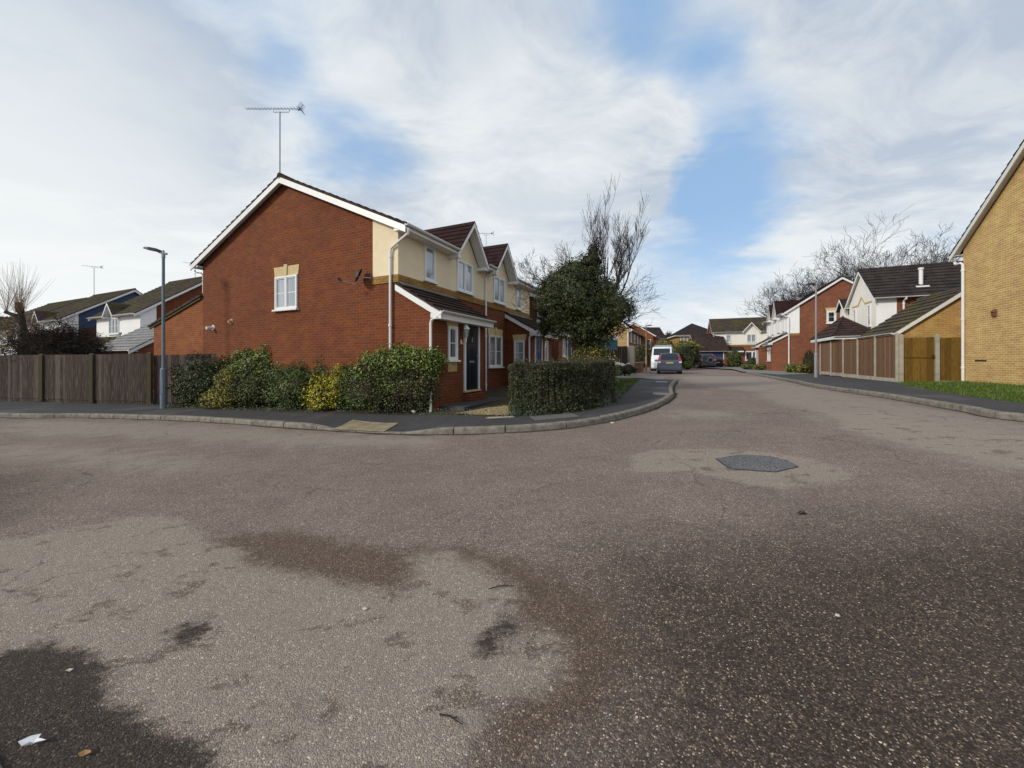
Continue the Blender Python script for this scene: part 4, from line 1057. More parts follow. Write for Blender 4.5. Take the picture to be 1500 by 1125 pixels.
WET = [pxpoly([(-300, 965), (0, 955), (60, 945), (150, 965), (172, 992), (160, 1020), (215, 1056), (300, 1085), (318, 1140), (330, 1300), (-300, 1300)]), pxpoly([(682, 962), (740, 900), (760, 912), (720, 960)]), pxpoly([(240, 925), (300, 905), (320, 925), (270, 945)])]
def sdist(P, x, y):
    c = False; best = 1e9; n = len(P); j = n-1
    for i in range(n):
        ax, ay = P[j].x, P[j].y; bx, by = P[i].x, P[i].y
        if (by > y) != (ay > y) and x < (ax-bx)*(y-by)/(ay-by)+bx: c = not c
        dx, dy = bx-ax, by-ay; L = dx*dx+dy*dy
        t = max(0, min(1, ((x-ax)*dx+(y-ay)*dy)/L)) if L > 0 else 0
        d = (ax+t*dx-x)**2 + (ay+t*dy-y)**2
        if d < best: best = d
        j = i
    d = math.sqrt(best); return d if c else -d
xs = frange(-70, -14, 2.0) + frange(-14, -5, 0.3) + frange(-5, 7, 0.08) + frange(7, 14, 0.3) + frange(14, 75.1, 2.0)
ys = frange(-12, 0.6, 1.0) + frange(0.6, 7.0, 0.08) + frange(7.0, 16, 0.3) + frange(16, 92.1, 2.0)
def fld(polys, x, y):
    v = -3.0
    for P in polys:
        v = max(v, sdist(P, x, y))
    return v
nx, ny = len(xs), len(ys)
rv = []; A = {k: [] for k in ('light', 'dark', 'dirt', 'wet', 'pale')}
for y in ys:
    for x in xs:
        rv.append((x, y, G(x, y)))
        nearby = (-14 <= x <= 18 and 0 < y < 26)
        for k, P in (('light', LIGHT), ('dark', DARK), ('dirt', DIRT), ('wet', WET), ('pale', PALE)):
            A[k].append(fld(P, x, y) if nearby and not (k in ('dirt', 'wet') and y > 8) else -3.0)
rf_ = [(j*nx+i, j*nx+i+1, (j+1)*nx+i+1, (j+1)*nx+i) for j in range(ny-1) for i in range(nx-1)]
me = bpy.data.meshes.new('road'); me.from_pydata(rv, [], rf_); me.materials.append(M['road'])
for k, v in A.items():
    at_ = me.attributes.new(k, 'FLOAT', 'POINT'); at_.data.foreach_set('value', v)
me.polygons.foreach_set('use_smooth', [True]*len(me.polygons)); me.update()
road = bpy.data.objects.new('road', me); COL.objects.link(road); road['kind'] = 'structure'
# open country beneath and beyond, out to the horizon
mb = MB(); mb.quad((-1500, -1500, -0.12), (1500, -1500, -0.12), (1500, 1500, -0.12), (-1500, 1500, -0.12)); mb.build('ground', M['gcover'])['kind'] = 'structure'

# crossing patch of beige paving, drain and service covers
tp = [Vector(on_road(*p, 0.05)) for p in ((487, 627.5), (517, 617.5), (584, 618.5), (562, 631))]
poly_sheet('crossing_paving', tp, lambda x, y: PV(x, y) + 0.014, 'tactile', 0.2)
mp = pxpoly([(1050, 672.5), (1085, 666.5), (1128, 668.5), (1150, 674), (1168, 684), (1135, 691.5), (1072, 687)])
mc = sum(mp, Vector((0, 0))) / len(mp)
rj = random.Random(12); q_ = []
for i_ in range(len(mp)):
    a_, b_ = mp[i_], mp[(i_+1) % len(mp)]
    for k_ in range(7): q_.append(a_.lerp(b_, k_/7) + (Vector((rj.uniform(-.012, .012), rj.uniform(-.012, .012))) if k_ else Vector((0, 0))))
mp = q_
poly_sheet('road_patch_seam', [mc + (q - mc) * 1.045 for q in mp], lambda x, y: G(x, y) + 0.003, 'seam', 0.25)
poly_sheet('road_patch', mp, lambda x, y: G(x, y) + 0.006, 'patch', 0.25)
def cover(px, py, w, d, rz, label, mat='iron'):
    x, y = on_road(px, py, 0.115); o = empty('service_cover', (x, y, PV(x, y) + 0.002), rz, label, 'service cover')
    dx = (PV(x+0.3, y) - PV(x-0.3, y)) / 0.6; dy = (PV(x, y+0.3) - PV(x, y-0.3)) / 0.6
    o.rotation_euler = (math.atan(dy), -math.atan(dx), rz)
    f = MB()
    for a, b in (((-w/2,-d/2,-0.02),(w/2,-d/2+0.03,0.008)), ((-w/2,d/2-0.03,-0.02),(w/2,d/2,0.008)), ((-w/2,-d/2+0.03,-0.02),(-w/2+0.03,d/2-0.03,0.008)), ((w/2-0.03,-d/2+0.03,-0.02),(w/2,d/2-0.03,0.008))): f.box(a, b)
    f.build('frame', M['iron'], o)
    l = MB(); l.box((-w/2+0.035,-d/2+0.035,-0.02),(w/2-0.035,d/2-0.035,0.005)); l.build('lid', M[mat], o)
cover(733, 611.5, 0.62, 0.22, R(3), 'small pale concrete cover in the pavement near the hedge end', 'concrete')
cover(812, 610.5, 0.95, 0.42, R(14), 'larger grey service cover in the pavement below the hedge')
cover(985-16, 559.5, 0.75, 0.45, A1, 'grey service cover in the pavement before the driveway'); cover(967, 577, 0.5, 0.4, A1, 'small grey service cover near the pavement bend')
# driveway and grass strip by the far end of the hedge
poly_sheet('driveway', [Vector(p) for p in ((2.2, 19.7), (6.3, 19.7), (8.4, 20.2), (8.6, 21.5), (9.9, 24.0), (4.8, 24.0), (1.7, 21.4))], lambda x, y: G(x, y) + 0.122 - (0.105 * sstep((x - 6.3) / 1.6) if y < 30 else 0), 'drive', 0.4)
poly_sheet('lawn', [Vector(p) for p in ((3.0, 11.5), (3.35, 11.6), (4.15, 13.5), (5.05, 15.7), (5.85, 17.6), (4.2, 17.6), (3.2, 15.0))], lambda x, y: GD(x, y) + 0.008, 'lawn', 0.4)
poly_sheet('driveway', [Vector(p) for p in ((17.4, 24.6), (20.4, 25.9), (27.5, 38.8), (29.5, 43.5), (28.5, 51.5), (23.5, 51.5), (22.9, 39.4), (19.2, 31.5))], lambda x, y: max(GD(x, y), PV(x, y)) + 0.006, 'drive', 1.0)
poly_sheet('gravel_patch', [Vector(p) for p in ((-1.35, 8.86), (-0.35, 8.35), (0.35, 8.8), (0.0, 9.7), (-0.6, 9.6))], lambda x, y: GD(x, y) + 0.008, 'gravel', 0.3)
# dark slab path along the porch
st = empty('doorstep', mainp(0.4, -1.15, -0.02), A1, 'low dark slab step along the porch below the front door', 'step')
b = MB(); b.box((-0.2, -0.75, -0.4), (2.5, -0.0, 0.16)); b.build('slab', M['pavement'], st); b = MB(); b.box((0.92, -0.24, 0.161), (1.90, -0.002, 0.36)); b.build('upper_step', M['brick'], st)

def gravel_bits():
    mb = MB(); rnd = random.Random(4)
    for i in range(1500):
        x = rnd.uniform(-1.4, 0.4); y = rnd.uniform(8.3, 9.8)
        if y < 8.86 - (x+1.35)*0.5 or y > 9.75 - abs(x+0.2)*0.8: continue
        z = GD(x, y) + 0.012; r = rnd.uniform(0.008, 0.022)
        mb.tube([(x, y, z-r*0.3), (x + rnd.uniform(-r, r)*0.4, y, z+r*0.9)], [r, r*0.6], 5)
    o = mb.build('gravel', M['gravel']); o['kind'] = 'stuff'; o['label'] = 'pale gravel beside the doorstep'; o['category'] = 'gravel'
gravel_bits()

# ------------------------------------------------------------------ plants
def leaf_faces(mb, p, size, rnd, out=None, flat=0.5, aspect=0.55):
    n = Vector((rnd.gauss(0,1), rnd.gauss(0,1), rnd.gauss(0,1)))
    if out is not None: n = n * (1-flat) + out * flat * 2 + Vector((0,0,0.5))
    if n.length < 1e-4: n = Vector((0,0,1))
    n.normalize(); t = n.orthogonal().normalized(); t.rotate(Matrix.Rotation(rnd.uniform(0, 6.28), 3, n)); u = n.cross(t)
    s = size * rnd.uniform(0.6, 1.3); w = s * aspect
    i = len(mb.v)
    mb.v += [tuple(p - t*s*0.5), tuple(p + u*w*0.5 + n*s*0.06), tuple(p + t*s*0.5 - n*s*0.05), tuple(p - u*w*0.5 + n*s*0.06)]
    mb.f.append((i, i+1, i+2, i+3)); mb.mi.append(0)

def blob_leaves(mb, c, r, n, size, rnd, seed=0.0, shell=0.55, lump=0.3, keep=None):
    """leaves through an ellipsoid volume with a lumpy outline, denser towards the outside"""
    c = Vector(c)
    for _ in range(n):
        while True:
            d = Vector((rnd.gauss(0,1), rnd.gauss(0,1), rnd.gauss(0,1)))
            if d.length > 1e-3: break
        d.normalize()
        k = 1 + lump * (mnoise.noise(d * 1.9 + Vector((seed, seed*2, 0))) * 1.3 + 0.5 * mnoise.noise(d * 5.0 + Vector((0, seed, 3))))
        t = shell + (1 - shell) * rnd.random() ** 0.6
        if rnd.random() < 0.05: t *= rnd.uniform(1.0, 1.13)
        p = c + Vector((d.x*r[0], d.y*r[1], d.z*r[2])) * k * t
        if keep and not keep(p): continue
        leaf_faces(mb, p, size, rnd, d)

def blob_core(mb, c, r, seed, k=0.72, lump=0.3, floor=None):
    c = Vector(c); nu, nv = 18, 10; base = len(mb.v)
    for j in range(nv + 1):
        th = math.pi * j / nv
        for i in range(nu):
            ph = 2*math.pi*i/nu
            d = Vector((math.sin(th)*math.cos(ph), math.sin(th)*math.sin(ph), math.cos(th)))
            q = 1 + lump * (mnoise.noise(d*1.9 + Vector((seed, seed*2, 0)))*1.3)
            p = c + Vector((d.x*r[0], d.y*r[1], d.z*r[2])) * q * k
            if floor is not None: p.z = max(p.z, floor)
            mb.v.append(tuple(p))
    for j in range(nv):
        for i in range(nu):
            a = base + j*nu + i; b = base + j*nu + (i+1) % nu
            mb.f.append((a, a+nu, b+nu, b)); mb.mi.append(0)

def stems(mb, root, targets, rnd, r0=0.02):
    for t in targets:
        a = Vector(root) + Vector((rnd.uniform(-0.15,0.15), rnd.uniform(-0.15,0.15), 0)); t = Vector(t)
        m = a.lerp(t, 0.5) + Vector((rnd.uniform(-0.1,0.1), rnd.uniform(-0.1,0.1), 0.05))
        mb.tube([a, m, t], [r0, r0*0.7, r0*0.35], 5, cap=False)

def shrub(name, base, blobs, leafm, label, size=0.06, n=2500, core='twig_brown', cat='shrub', group=None, seed=1, lump=0.3, shell=0.55, corek=0.66, nstem=14, twigs=0):
    rnd = random.Random(seed); bx, by = base; bz = GD(bx, by)
    o = empty(name, (bx, by, bz), 0, label, cat, group)
    mb = MB(); cb = MB(); sb = MB()
    for i, (dx, dy, dz, rx, ry, rz, w) in enumerate(blobs):
        c = Vector((dx, dy, dz))
        blob_leaves(mb, c, (rx, ry, rz), int(n*w), size, rnd, seed + i*1.7, shell, lump, keep=lambda p: p.z > -0.02)
        blob_core(cb, c, (rx, ry, rz), seed + i*1.7, corek, lump, floor=-0.05)
        stems(sb, (dx*0.6, dy*0.6, -0.05), [(dx + rnd.uniform(-rx, rx)*0.6, dy + rnd.uniform(-ry, ry)*0.6, dz + rz*rnd.uniform(-0.2, 0.7)) for _ in range(nstem)], rnd)
        for _ in range(int(twigs*w)):
            d = Vector((rnd.gauss(0,1), rnd.gauss(0,1), rnd.gauss(0.5,1))).normalized()
            a = c + Vector((d.x*rx, d.y*ry, d.z*rz))*0.6; b = c + Vector((d.x*rx, d.y*ry, d.z*rz))*rnd.uniform(0.95, 1.12)
            if a.z > 0.02 and b.z > 0.02: sb.tube([a, b], [0.006, 0.003], 3, cap=False)
    mb.build('foliage', M[leafm], o)
    cb.build('inner_growth', M[core], o, smooth=True)
    sb.build('stems', M['bark'], o)
    return o

# bushes along the gable wall, left to right
SH = 'shrubs along the gable wall'
shrub('leafy_shrub', (-10.1, 12.55), [(-0.15, 0, 0.75, 0.95, 0.55, 0.92, 1.0), (0.9, 0.15, 0.95, 0.8, 0.5, 0.85, 0.7)], 'leaf_dark', 'dark green shrub directly behind the lamp post, leftmost in the row', 0.075, 6500, seed=3, group=SH)
shrub('leafy_shrub', (-7.6, 12.35), [(-0.55, 0.1, 1.25, 0.95, 0.7, 0.72, 1.0), (0.35, 0.2, 1.45, 1.0, 0.7, 0.75, 1.1), (0.95, 0.2, 1.0, 0.8, 0.6, 0.95, .8), (-1.25, 0.3, 1.1, 0.75, 0.6, 0.65, .6), (0.0, -0.1, 0.8, 1.2, 0.6, 0.8, 0.8)], 'leaf_green', 'tall light green topped shrub under the left part of the gable', 0.085, 3600, seed=5, group=SH, corek=0.75)
shrub('leafy_shrub', (-7.9, 11.6), [(0.0, 0, 0.55, 0.85, 0.45, 0.55, 1.0), (1.0, -0.1, 0.6, 0.8, 0.45, 0.62, 0.9)], 'leaf_brown', 'brownish twiggy lower growth in front of the tall light green shrub', 0.06, 3000, seed=6, group=SH, twigs=180, corek=0.55)
shrub('variegated_shrub', (-8.95, 11.75), [(0, 0, 0.30, 0.70, 0.4, 0.36, 1.0), (0.12, 0.05, 0.72, 0.42, 0.35, 0.55, 0.9)], 'leaf_olive', 'yellowish olive shrub right of the lamp post', 0.06, 2600, seed=8, group=SH, corek=0.6)
shrub('leafy_shrub', (-5.9, 10.95), [(-0.3, 0, 0.5, 0.9, 0.55, 0.6, 1.0), (0.45, 0.35, 0.9, 0.65, 0.5, 0.65, 0.9), (-0.6, 0.4, 0.85, 0.85, .5, .5, .8)], 'leaf_mid', 'mid green rounded shrub below the gable window', 0.06, 4000, seed=11, group=SH)
shrub('variegated_shrub', (-4.95, 10.35), [(-0.15, 0, 0.35, 0.65, 0.35, 0.4, 1.0), (0.18, 0.05, 0.75, 0.26, 0.25, 0.5, 0.8), (-.3, .2, .65, .42, .3, .35, .5)], 'leaf_yellow', 'bright yellow variegated shrub in the middle of the row', 0.06, 1900, seed=13, group=SH, corek=0.55)
shrub('leafy_shrub', (-4.15, 10.3), [(0.05, 0, 0.52, 0.72, 0.5, 0.64, 1.0), (-0.3, 0.4, 0.9, 0.6, 0.4, 0.42, 0.6), (.65, .1, .85, .55, .4, .6, .7)], 'leaf_mid', 'deep green shrub just right of the bright yellow one', 0.055, 4300, seed=17, group=SH)
shrub('leafy_shrub', (-2.75, 9.65), [(0.0, 0.1, 1.22, 0.95, 0.5, 0.52, 1.2), (-0.75, 0.15, 1.05, 0.6, 0.45, 0.6, 0.7), (0.62, -0.15, 1.22, 0.48, 0.4, 0.48, 0.6), (-0.35, -0.1, 0.75, 0.5, 0.3, 0.45, 0.35)], 'leaf_green', 'large bright green topped shrub against the house corner pipe, rightmost in the row', 0.07, 3400, seed=19, group=SH, corek=0.7)
shrub('leafy_shrub', (-2.75, 9.45), [(0.1, 0, 0.60, 0.85, 0.38, 0.66, 0.8), (-0.75, 0.1, 0.50, 0.55, 0.4, 0.58, 0.6), (.6, -.1, .7, .4, .3, .6, .35)], 'leaf_brown', 'brown twiggy lower growth beneath the large bright green topped shrub', 0.05, 3200, seed=23, group=SH, twigs=520, nstem=34, corek=0.5)

shrub('leafy_shrub', (2.55, 12.9), [(0, 0, 0.75, 0.6, 0.75, 0.75, 1.0), (0.25, 1.2, 0.8, 0.6, 0.9, 0.8, 1.0)], 'leaf_brown', 'olive brown untrimmed shrub at the far end of the clipped hedge', 0.06, 4000, seed=27, twigs=100)
shrub('leafy_shrub', (2.5, 11.6), [(0, 0, 0.85, 0.8, 0.5, 0.62, 1.0)], 'leaf_olive', 'yellowish shrub growing between the hedge and the ivy covered trunk', 0.06, 2200, seed=28)
# clipped hedge
def hedge():
    rnd = random.Random(31)
    path = smooth_line([(0.05, 8.75), (0.85, 8.78), (1.5, 9.15), (2.05, 9.85), (2.42, 10.75)], 0.1)
    o = empty('hedge', (0.9, 8.75, GD(0.9, 8.75)), 0, 'dark clipped hedge curving round the corner in front of the ivy tree', 'hedge')
    ox, oy, oz = o.location; mb = MB(); cb = MB(); tw = MB()
    n = len(path)
    def frame(t):
        f = t * (n-1); i = min(int(f), n-2); p = path[i].lerp(path[i+1], f-i); d = (path[min(i+1,n-1)] - path[max(i-1,0)]).normalized()
        return p, d, Vector((-d.y, d.x))
    def surf(t, a, k=1.0):
        """a in 0..1 round the section from the front foot over the top to the back foot"""
        p, d, nn = frame(t)
        hw = 0.46 * k; H = 1.15 - 0.10*t + 0.05*mnoise.noise(Vector((t*9, 1.0, 0))); H = H * (1 if k == 1 else 0.95)
        if a < 0.42: s = -hw; z = H * a/0.42
        elif a < 0.58: s = -hw + 2*hw*(a-0.42)/0.16; z = H
        else: s = hw; z = H * (1 - (a-0.58)/0.42)
        # round the shoulders and bulge the face
        e = 0.10*mnoise.noise(Vector((p.x*1.6, p.y*1.6, z*2.0))) + 0.04*mnoise.noise(Vector((p.x*6, p.y*6, z*6)))
        if 0.36 < a < 0.64: z -= 0.05 * (abs(a-0.5)/0.14)**2
        q = Vector((p.x, p.y, 0)) + Vector((nn.x, nn.y, 0)) * (s + (e if s > 0 else -e)) 
        zz = GD(q.x, q.y) + max(0.0, z + e*0.4)
        return Vector((q.x-ox, q.y-oy, zz-oz)), Vector((nn.x*s, nn.y*s, (0.5 if 0.4 < a < 0.6 else 0.05))).normalized()
    for _ in range(60000):
        t = rnd.random(); a = rnd.random() * 0.85
        # keep end caps too
        p, nn = surf(t, a); dpt = abs(rnd.gauss(0, 0.05)); 
        if rnd.random() < 0.04: dpt = -rnd.uniform(0.02, 0.09)
        p = p - nn * dpt
        leaf_faces(mb, p, 0.042, rnd, nn, 0.35)
    for e, sg in ((0.0, -1), (1.0, 1)):
        p, d, nn = frame(e)
        for _ in range(4200):
            s = rnd.uniform(-0.46, 0.46); z = rnd.uniform(0, 1.12 - 0.08*e); b = 0.10*mnoise.noise(Vector((s*4, z*3, e)))
            q = Vector((p.x, p.y, 0)) + Vector((nn.x, nn.y, 0))*s + Vector((d.x, d.y, 0))*sg*(b + rnd.uniform(-0.10, 0.05) + 0.05)
            leaf_faces(mb, Vector((q.x-ox, q.y-oy, GD(q.x, q.y)+z-oz)), 0.042, rnd, Vector((d.x*sg, d.y*sg, 0)), 0.35)
    m = 16; rows = []
    K = 34
    for i in range(K+1):
        t = i/K; tt = 0.008 + 0.984*t
        rows.append([surf(tt, j/m, 0.84)[0] for j in range(m+1)])
    base = len(cb.v)
    for r_ in rows:
        for q in r_: cb.v.append(tuple(q))
    for i in range(K):
        for j in range(m): a = base + i*(m+1)+j; cb.f.append((a, a+1, a+m+2, a+m+1)); cb.mi.append(0)
    cb.f.append(tuple(base + j for j in range(m+1))); cb.mi.append(0); cb.f.append(tuple(base + K*(m+1) + j for j in range(m+1))); cb.mi.append(0)
    for _ in range(2600):
        p, nn = surf(rnd.random(), rnd.random()*0.5); d = Vector((rnd.gauss(0,1), rnd.gauss(0,1), rnd.gauss(0.8,1))).normalized()*0.5 + nn
        tw.tube([p - nn*0.08, p + d.normalized()*rnd.uniform(0.01, 0.06)], [0.004, 0.002], 3, cap=False)
    mb.build('foliage', M['leaf_hedge'], o); cb.build('inner_growth', M['twig_brown'], o); tw.build('twigs', M['bark'], o)
hedge()

# ---- trees
def branch(mb, p, d, L, r, depth, rnd, up=0.25, spread=0.55, seg=3, kids=3, shrink=0.68, tips=None, bend=0.25, minr=0.004, sides=None):
    pts = [Vector(p)]; rad = [r]; d = Vector(d).normalized(); q = Vector(p)
    for i in range(seg):
        d = (d + Vector((rnd.gauss(0, bend), rnd.gauss(0, bend), rnd.gauss(0, bend)*0.6 + up*0.3))).normalized()
        q = q + d * (L/seg); pts.append(q.copy()); rad.append(max(minr, r * (1 - 0.55*(i+1)/seg)))
    mb.tube(pts, rad, (7 if r > 0.06 else 5 if r > 0.02 else 3) if sides is None else sides, cap=False)
    if tips is not None and depth <= 1: tips.append(pts[-1])
    if depth <= 0: return
    for k in range(kids):
        j = rnd.randint(1, seg); b = pts[j]
        ax = d.orthogonal(); ax.rotate(Matrix.Rotation(rnd.uniform(0, 6.28), 3, d))
        nd = (d * (1 - spread*0.5) + ax * spread * rnd.uniform(0.6, 1.3) + Vector((0,0,up))).normalized()
        branch(mb, b, nd, L * shrink * rnd.uniform(0.75, 1.2), rad[j] * 0.68, depth-1, rnd, up, spread, seg, kids, shrink, tips, bend, minr, sides)

def bare_tree(name, base, H, label, depth=5, seed=1, up=0.12, spread=0.75, mat='bark_far', minr=0.012, r0=None, kids=3, trunkH=0.3, cat='bare tree', group=None, limbs=4, bend=0.25, shrink=0.7, bs=None, bl=0.42):
    rnd = random.Random(seed); o = empty(name, base, 0, label, cat, group)
    t = MB(); r0 = r0 or H*0.028
    top = Vector((rnd.uniform(-.3,.3), rnd.uniform(-.3,.3), H*trunkH))
    t.tube([(0,0,-0.3), top*0.5 + Vector((0.1,0,0)), top], [r0*1.2, r0*0.95, r0*0.8], 8); t.build('trunk', M[mat], o)
    c = MB()
    for k in range(limbs):
        a = 6.28*k/limbs + rnd.uniform(-.4,.4)
        branch(c, top - Vector((0,0,rnd.uniform(0,0.1)*H)), (math.cos(a)*spread, math.sin(a)*spread, 1.0), H*(1-trunkH)*bl, r0*0.62, depth, rnd, up, bs or spread, 3, kids, shrink, None, bend, minr)
    c.build('crown', M[mat], o)
    return o

def ivy_tree():
    rnd = random.Random(77); bx, by = 2.35, 12.4; bz = GD(bx, by)
    o = empty('ivy_covered_tree', (bx, by, bz), 0, 'tree smothered in dark ivy with bare upright branches rising from it, behind the hedge', 'tree')
    t = MB(); t.tube([(0,0,-0.2), (0.05,0,0.8), (-0.05,0.05,1.8), (0.0,0,3.2)], [0.24,0.2,0.17,0.1], 9); t.build('trunk', M['bark'], o)
    mb = MB(); cb = MB()
    for i, (c, r, n) in enumerate((((-0.2, 0, 3.1), (1.15, 1.1, 0.95), 12500), ((0.75, -0.1, 2.65), (0.78, 0.9, 0.80), 7000), ((-0.95, 0, 2.95), (0.74, 0.8, 0.62), 5200), ((-0.45, 0, 3.65), (0.80, 0.7, 0.52), 4800), ((0.15, 0, 3.85), (0.5, 0.5, 0.50), 2600), ((0.15, 0, 2.0), (0.82, 0.75, 0.70), 6000),
                                   ((-0.8, -.1, 2.35), (0.60, 0.6, 0.55), 3200), ((1.25, 0.0, 2.75), (0.40, 0.5, 0.34), 2000), ((0.2, 0, 1.15), (0.62, 0.5, 0.62), 3600), ((0.75, 0, 3.4), (0.38, 0.5, 0.36), 1200), ((-1.28, 0.1, 2.15), (0.20, 0.3, 0.45), 700), ((-1.15, 0, 3.5), (0.35, 0.4, 0.28), 900), ((0.3, 0, 4.62), (0.20, 0.22, 0.26), 420), ((0.22, 0, 4.25), (0.40, 0.4, 0.36), 1300), ((-0.3, 0, 3.98), (0.52, 0.5, 0.38), 1400), ((-0.75, 0, 3.7), (0.55, 0.6, 0.36), 1500))):
        blob_leaves(mb, c, r, int(n*0.9), 0.07, rnd, i*3.1, 0.6, 0.5); blob_core(cb, c, r, i*3.1, 0.60, 0.5)
    mb.build('ivy', M['leaf_ivy'], o); cb.build('inner_growth', M['leaf_ivy'], o, smooth=True)
    b = MB()
    # right hand leader: tall fan of upright shoots
    for k in range(7):
        branch(b, (0.45 + 0.12*k, rnd.uniform(-.3,.3), 2.9 + 0.04*k), (0.06 + 0.075*k, rnd.uniform(-.2,.2), 1.0), 1.75 - 0.09*k, 0.030, 3, rnd, 0.34, 0.34, 4, 5, 0.64, None, 0.09, 0.0045)
    for k in range(9):
        a = -1.65 + 0.24*k
        branch(b, (a*0.75, rnd.uniform(-.4,.4), 3.05 + 0.3*math.cos(a)), (a*0.42, rnd.uniform(-.3,.3), 0.8), 0.95, 0.016, 3, rnd, 0.18, 0.5, 3, 4, 0.62, None, 0.22, 0.004)
    for k in range(9):
        branch(b, (1.1, rnd.uniform(-.3,.3), 2.0 + 0.12*k), (1.0, rnd.uniform(-.4,.4), 0.25 + 0.08*k), 0.85, 0.014, 2, rnd, 0.10, 0.5, 3, 4, 0.66, None, 0.2, 0.004)
    for k in range(9):
        branch(b, (-1.2, rnd.uniform(-.3,.3), 2.3 + 0.15*k), (-1.0, rnd.uniform(-.4,.4), 0.15), 0.8, 0.014, 2, rnd, 0.0, 0.5, 3, 3, 0.62, None, 0.25, 0.004)
    b.build('bare_branches', M['bark'], o)
ivy_tree()

# pollarded tree with long pale shoots, and the dark twiggy bush below it
def pollard():
    rnd = random.Random(9); p = at(40, 560, 16.5); o = empty('pollarded_tree', (p.x, p.y, GD(p.x, p.y)), 0, 'pollarded tree with fine upright shoots behind the left fence', 'tree')
    t = MB(); t.tube([(0.25,0,-0.2), (0.15,0,1.5), (-0.15,0,2.9), (-0.30,0,3.75)], [0.15,0.13,0.11,0.09], 8); t.tube([(-0.2,0,3.2),(-0.5,0,3.55),(-0.95,0.0,3.7)], [0.12,0.09,0.07], 7)
    t.tube([(-0.3,0,3.7),(-0.35,0,4.05)], [0.13,0.09], 7); t.build('trunk', M['bark'], o)
    s = MB()
    for k in range(150):
        a = rnd.gauss(-0.1, 0.6); src = Vector((-0.3 + rnd.uniform(-.12,.12), rnd.uniform(-.12,.12), 3.9 - rnd.random()*0.3)) if rnd.random() < 0.75 else Vector((-0.9, 0, 3.7))
        d = Vector((math.sin(a), rnd.gauss(0,.35), math.cos(a)*0.9 + 0.35)).normalized(); L = rnd.uniform(0.8, 1.9)
        m = src + d*L*0.5 + Vector((0,0,0.08)); e = src + d*L + Vector((0,0,0.35*L*0.5))
        s.tube([src, m, e], [0.005, 0.004, 0.002], 3, cap=False)
    s.build('shoots', M['twig_pale'], o)
    r = MB(); r.tube([(-0.36,0,3.9),(-0.38,-0.02,4.12)], [0.135,0.09], 7); r.build('cut_stub', M['bark_red'], o)
    b = MB()
    for k in range(16):
        a = 6.28*k/16
        branch(b, (0.25, 0, 1.7 + rnd.random()*0.9), (math.cos(a), math.sin(a), 0.3), 1.0, 0.026, 4, rnd, -0.14, 0.75, 3, 3, 0.74, None, 0.4, 0.006)
    b.build('twiggy_growth', M['bark'], o)
pollard()
tw_ = at(88, 560, 16.2)
bare_tree('twiggy_bush', (tw_.x, tw_.y, GD(tw_.x, tw_.y)), 4.0, 'dark tangled leafless bush behind the left fence, below the white house', 4, 21, -0.10, 1.1, 'bark', 0.007, 0.06, 5, 0.45, 'leafless bush', None, 13, 0.45, 0.78)
bt = at(12, 480, 30); bare_tree('bare_tree', (-41.0, 31.5, 0), 6.3, 'small bare tree at the left edge above the mossy roof', 5, 22, 0.2, 0.5, 'twig_pale', 0.012, 0.12, 3, 0.4, limbs=5)

BT = 'bare winter trees beyond the right hand houses'
for i, (px, Y, Hh, seed, lab, sp) in enumerate(((1153, 66, 16.0, 41, 'smallest bare tree, above the pale gables at the left of the row', 0.6),
        (1208, 62, 17.0, 42, 'bare tree above the brown red gable, second in the row', 0.8), (1248, 58, 20.0, 43, 'bare tree rising behind the steep pale gable', 0.75),
        (1302, 56, 20.8, 44, 'tallest spreading bare tree above the dark roof ridge', 0.85), (1330, 60, 19.6, 45, 'rightmost bare tree in the row, leaning its twigs right', 0.9))):
    p = at(px, 540, Y)
    bare_tree('bare_tree', (p.x, p.y, 0.6), Hh, lab, 5, seed, 0.10, sp, 'bark_far', 0.015, 0.34, 3, 0.36, group=BT, limbs=9, bend=0.09, shrink=0.72, bs=0.50, bl=0.40)

# shrubs up the street
def far_shrub(px, Y, rx, rz, leafm, label, n=1500, size=0.16, seed=1, zc=None, ry=None):
    p = at(px, 540, Y)
    return shrub('shrub', (p.x, p.y), [(0, 0, (zc or rz*0.8), rx, ry or rx, rz, 1.0)], leafm, label, size, n, seed=seed, corek=0.8, nstem=5, lump=0.35)
far_shrub(1002, 42, 1.1, 1.4, 'leaf_dark', 'dark green tall shrub right behind the parked silver car', 3500, 0.15, 51, 1.3)
far_shrub(1009, 46, 1.35, 1.8, 'leaf_ivy', 'broad dark evergreen shrub at the street end below the hipped roof', 3500, 0.17, 52, 1.6)
far_shrub(1005, 44.5, 1.5, 0.8, 'leaf_olive', 'yellow green shrub top below the hipped roof house windows', 2200, 0.17, 53, 2.5)
far_shrub(1007, 40, 0.5, 0.5, 'leaf_green', 'small bright green bush right of the silver car', 900, 0.10, 54)
far_shrub(975, 52, 1.5, 1.0, 'leaf_olive', 'yellow green shrub above the white van roof', 1500, 0.2, 55, 2.6)
far_shrub(1075, 48.5, 1.0, 1.2, 'leaf_mid', 'dark green rounded shrub before the pale cream far house', 1800, 0.14, 56, 1.05)
far_shrub(1106, 41.5, 0.9, 0.62, 'leaf_dark', 'dark domed bush in front of the far right gables', 1600, 0.12, 57, 0.7)
far_shrub(1099, 38.5, 0.95, 0.30, 'leaf_green', 'low bright green cushion bush at the pavement edge', 1200, 0.09, 58, 0.25)
far_shrub(1116, 36.5, 0.8, 0.36, 'leaf_olive', 'low yellow green bush beside the young tree', 1000, 0.09, 59, 0.3)
far_shrub(1163, 29.4, 0.7, 0.42, 'leaf_green', 'low light green bush under the big brown red gable', 1200, 0.09, 60, 0.35)
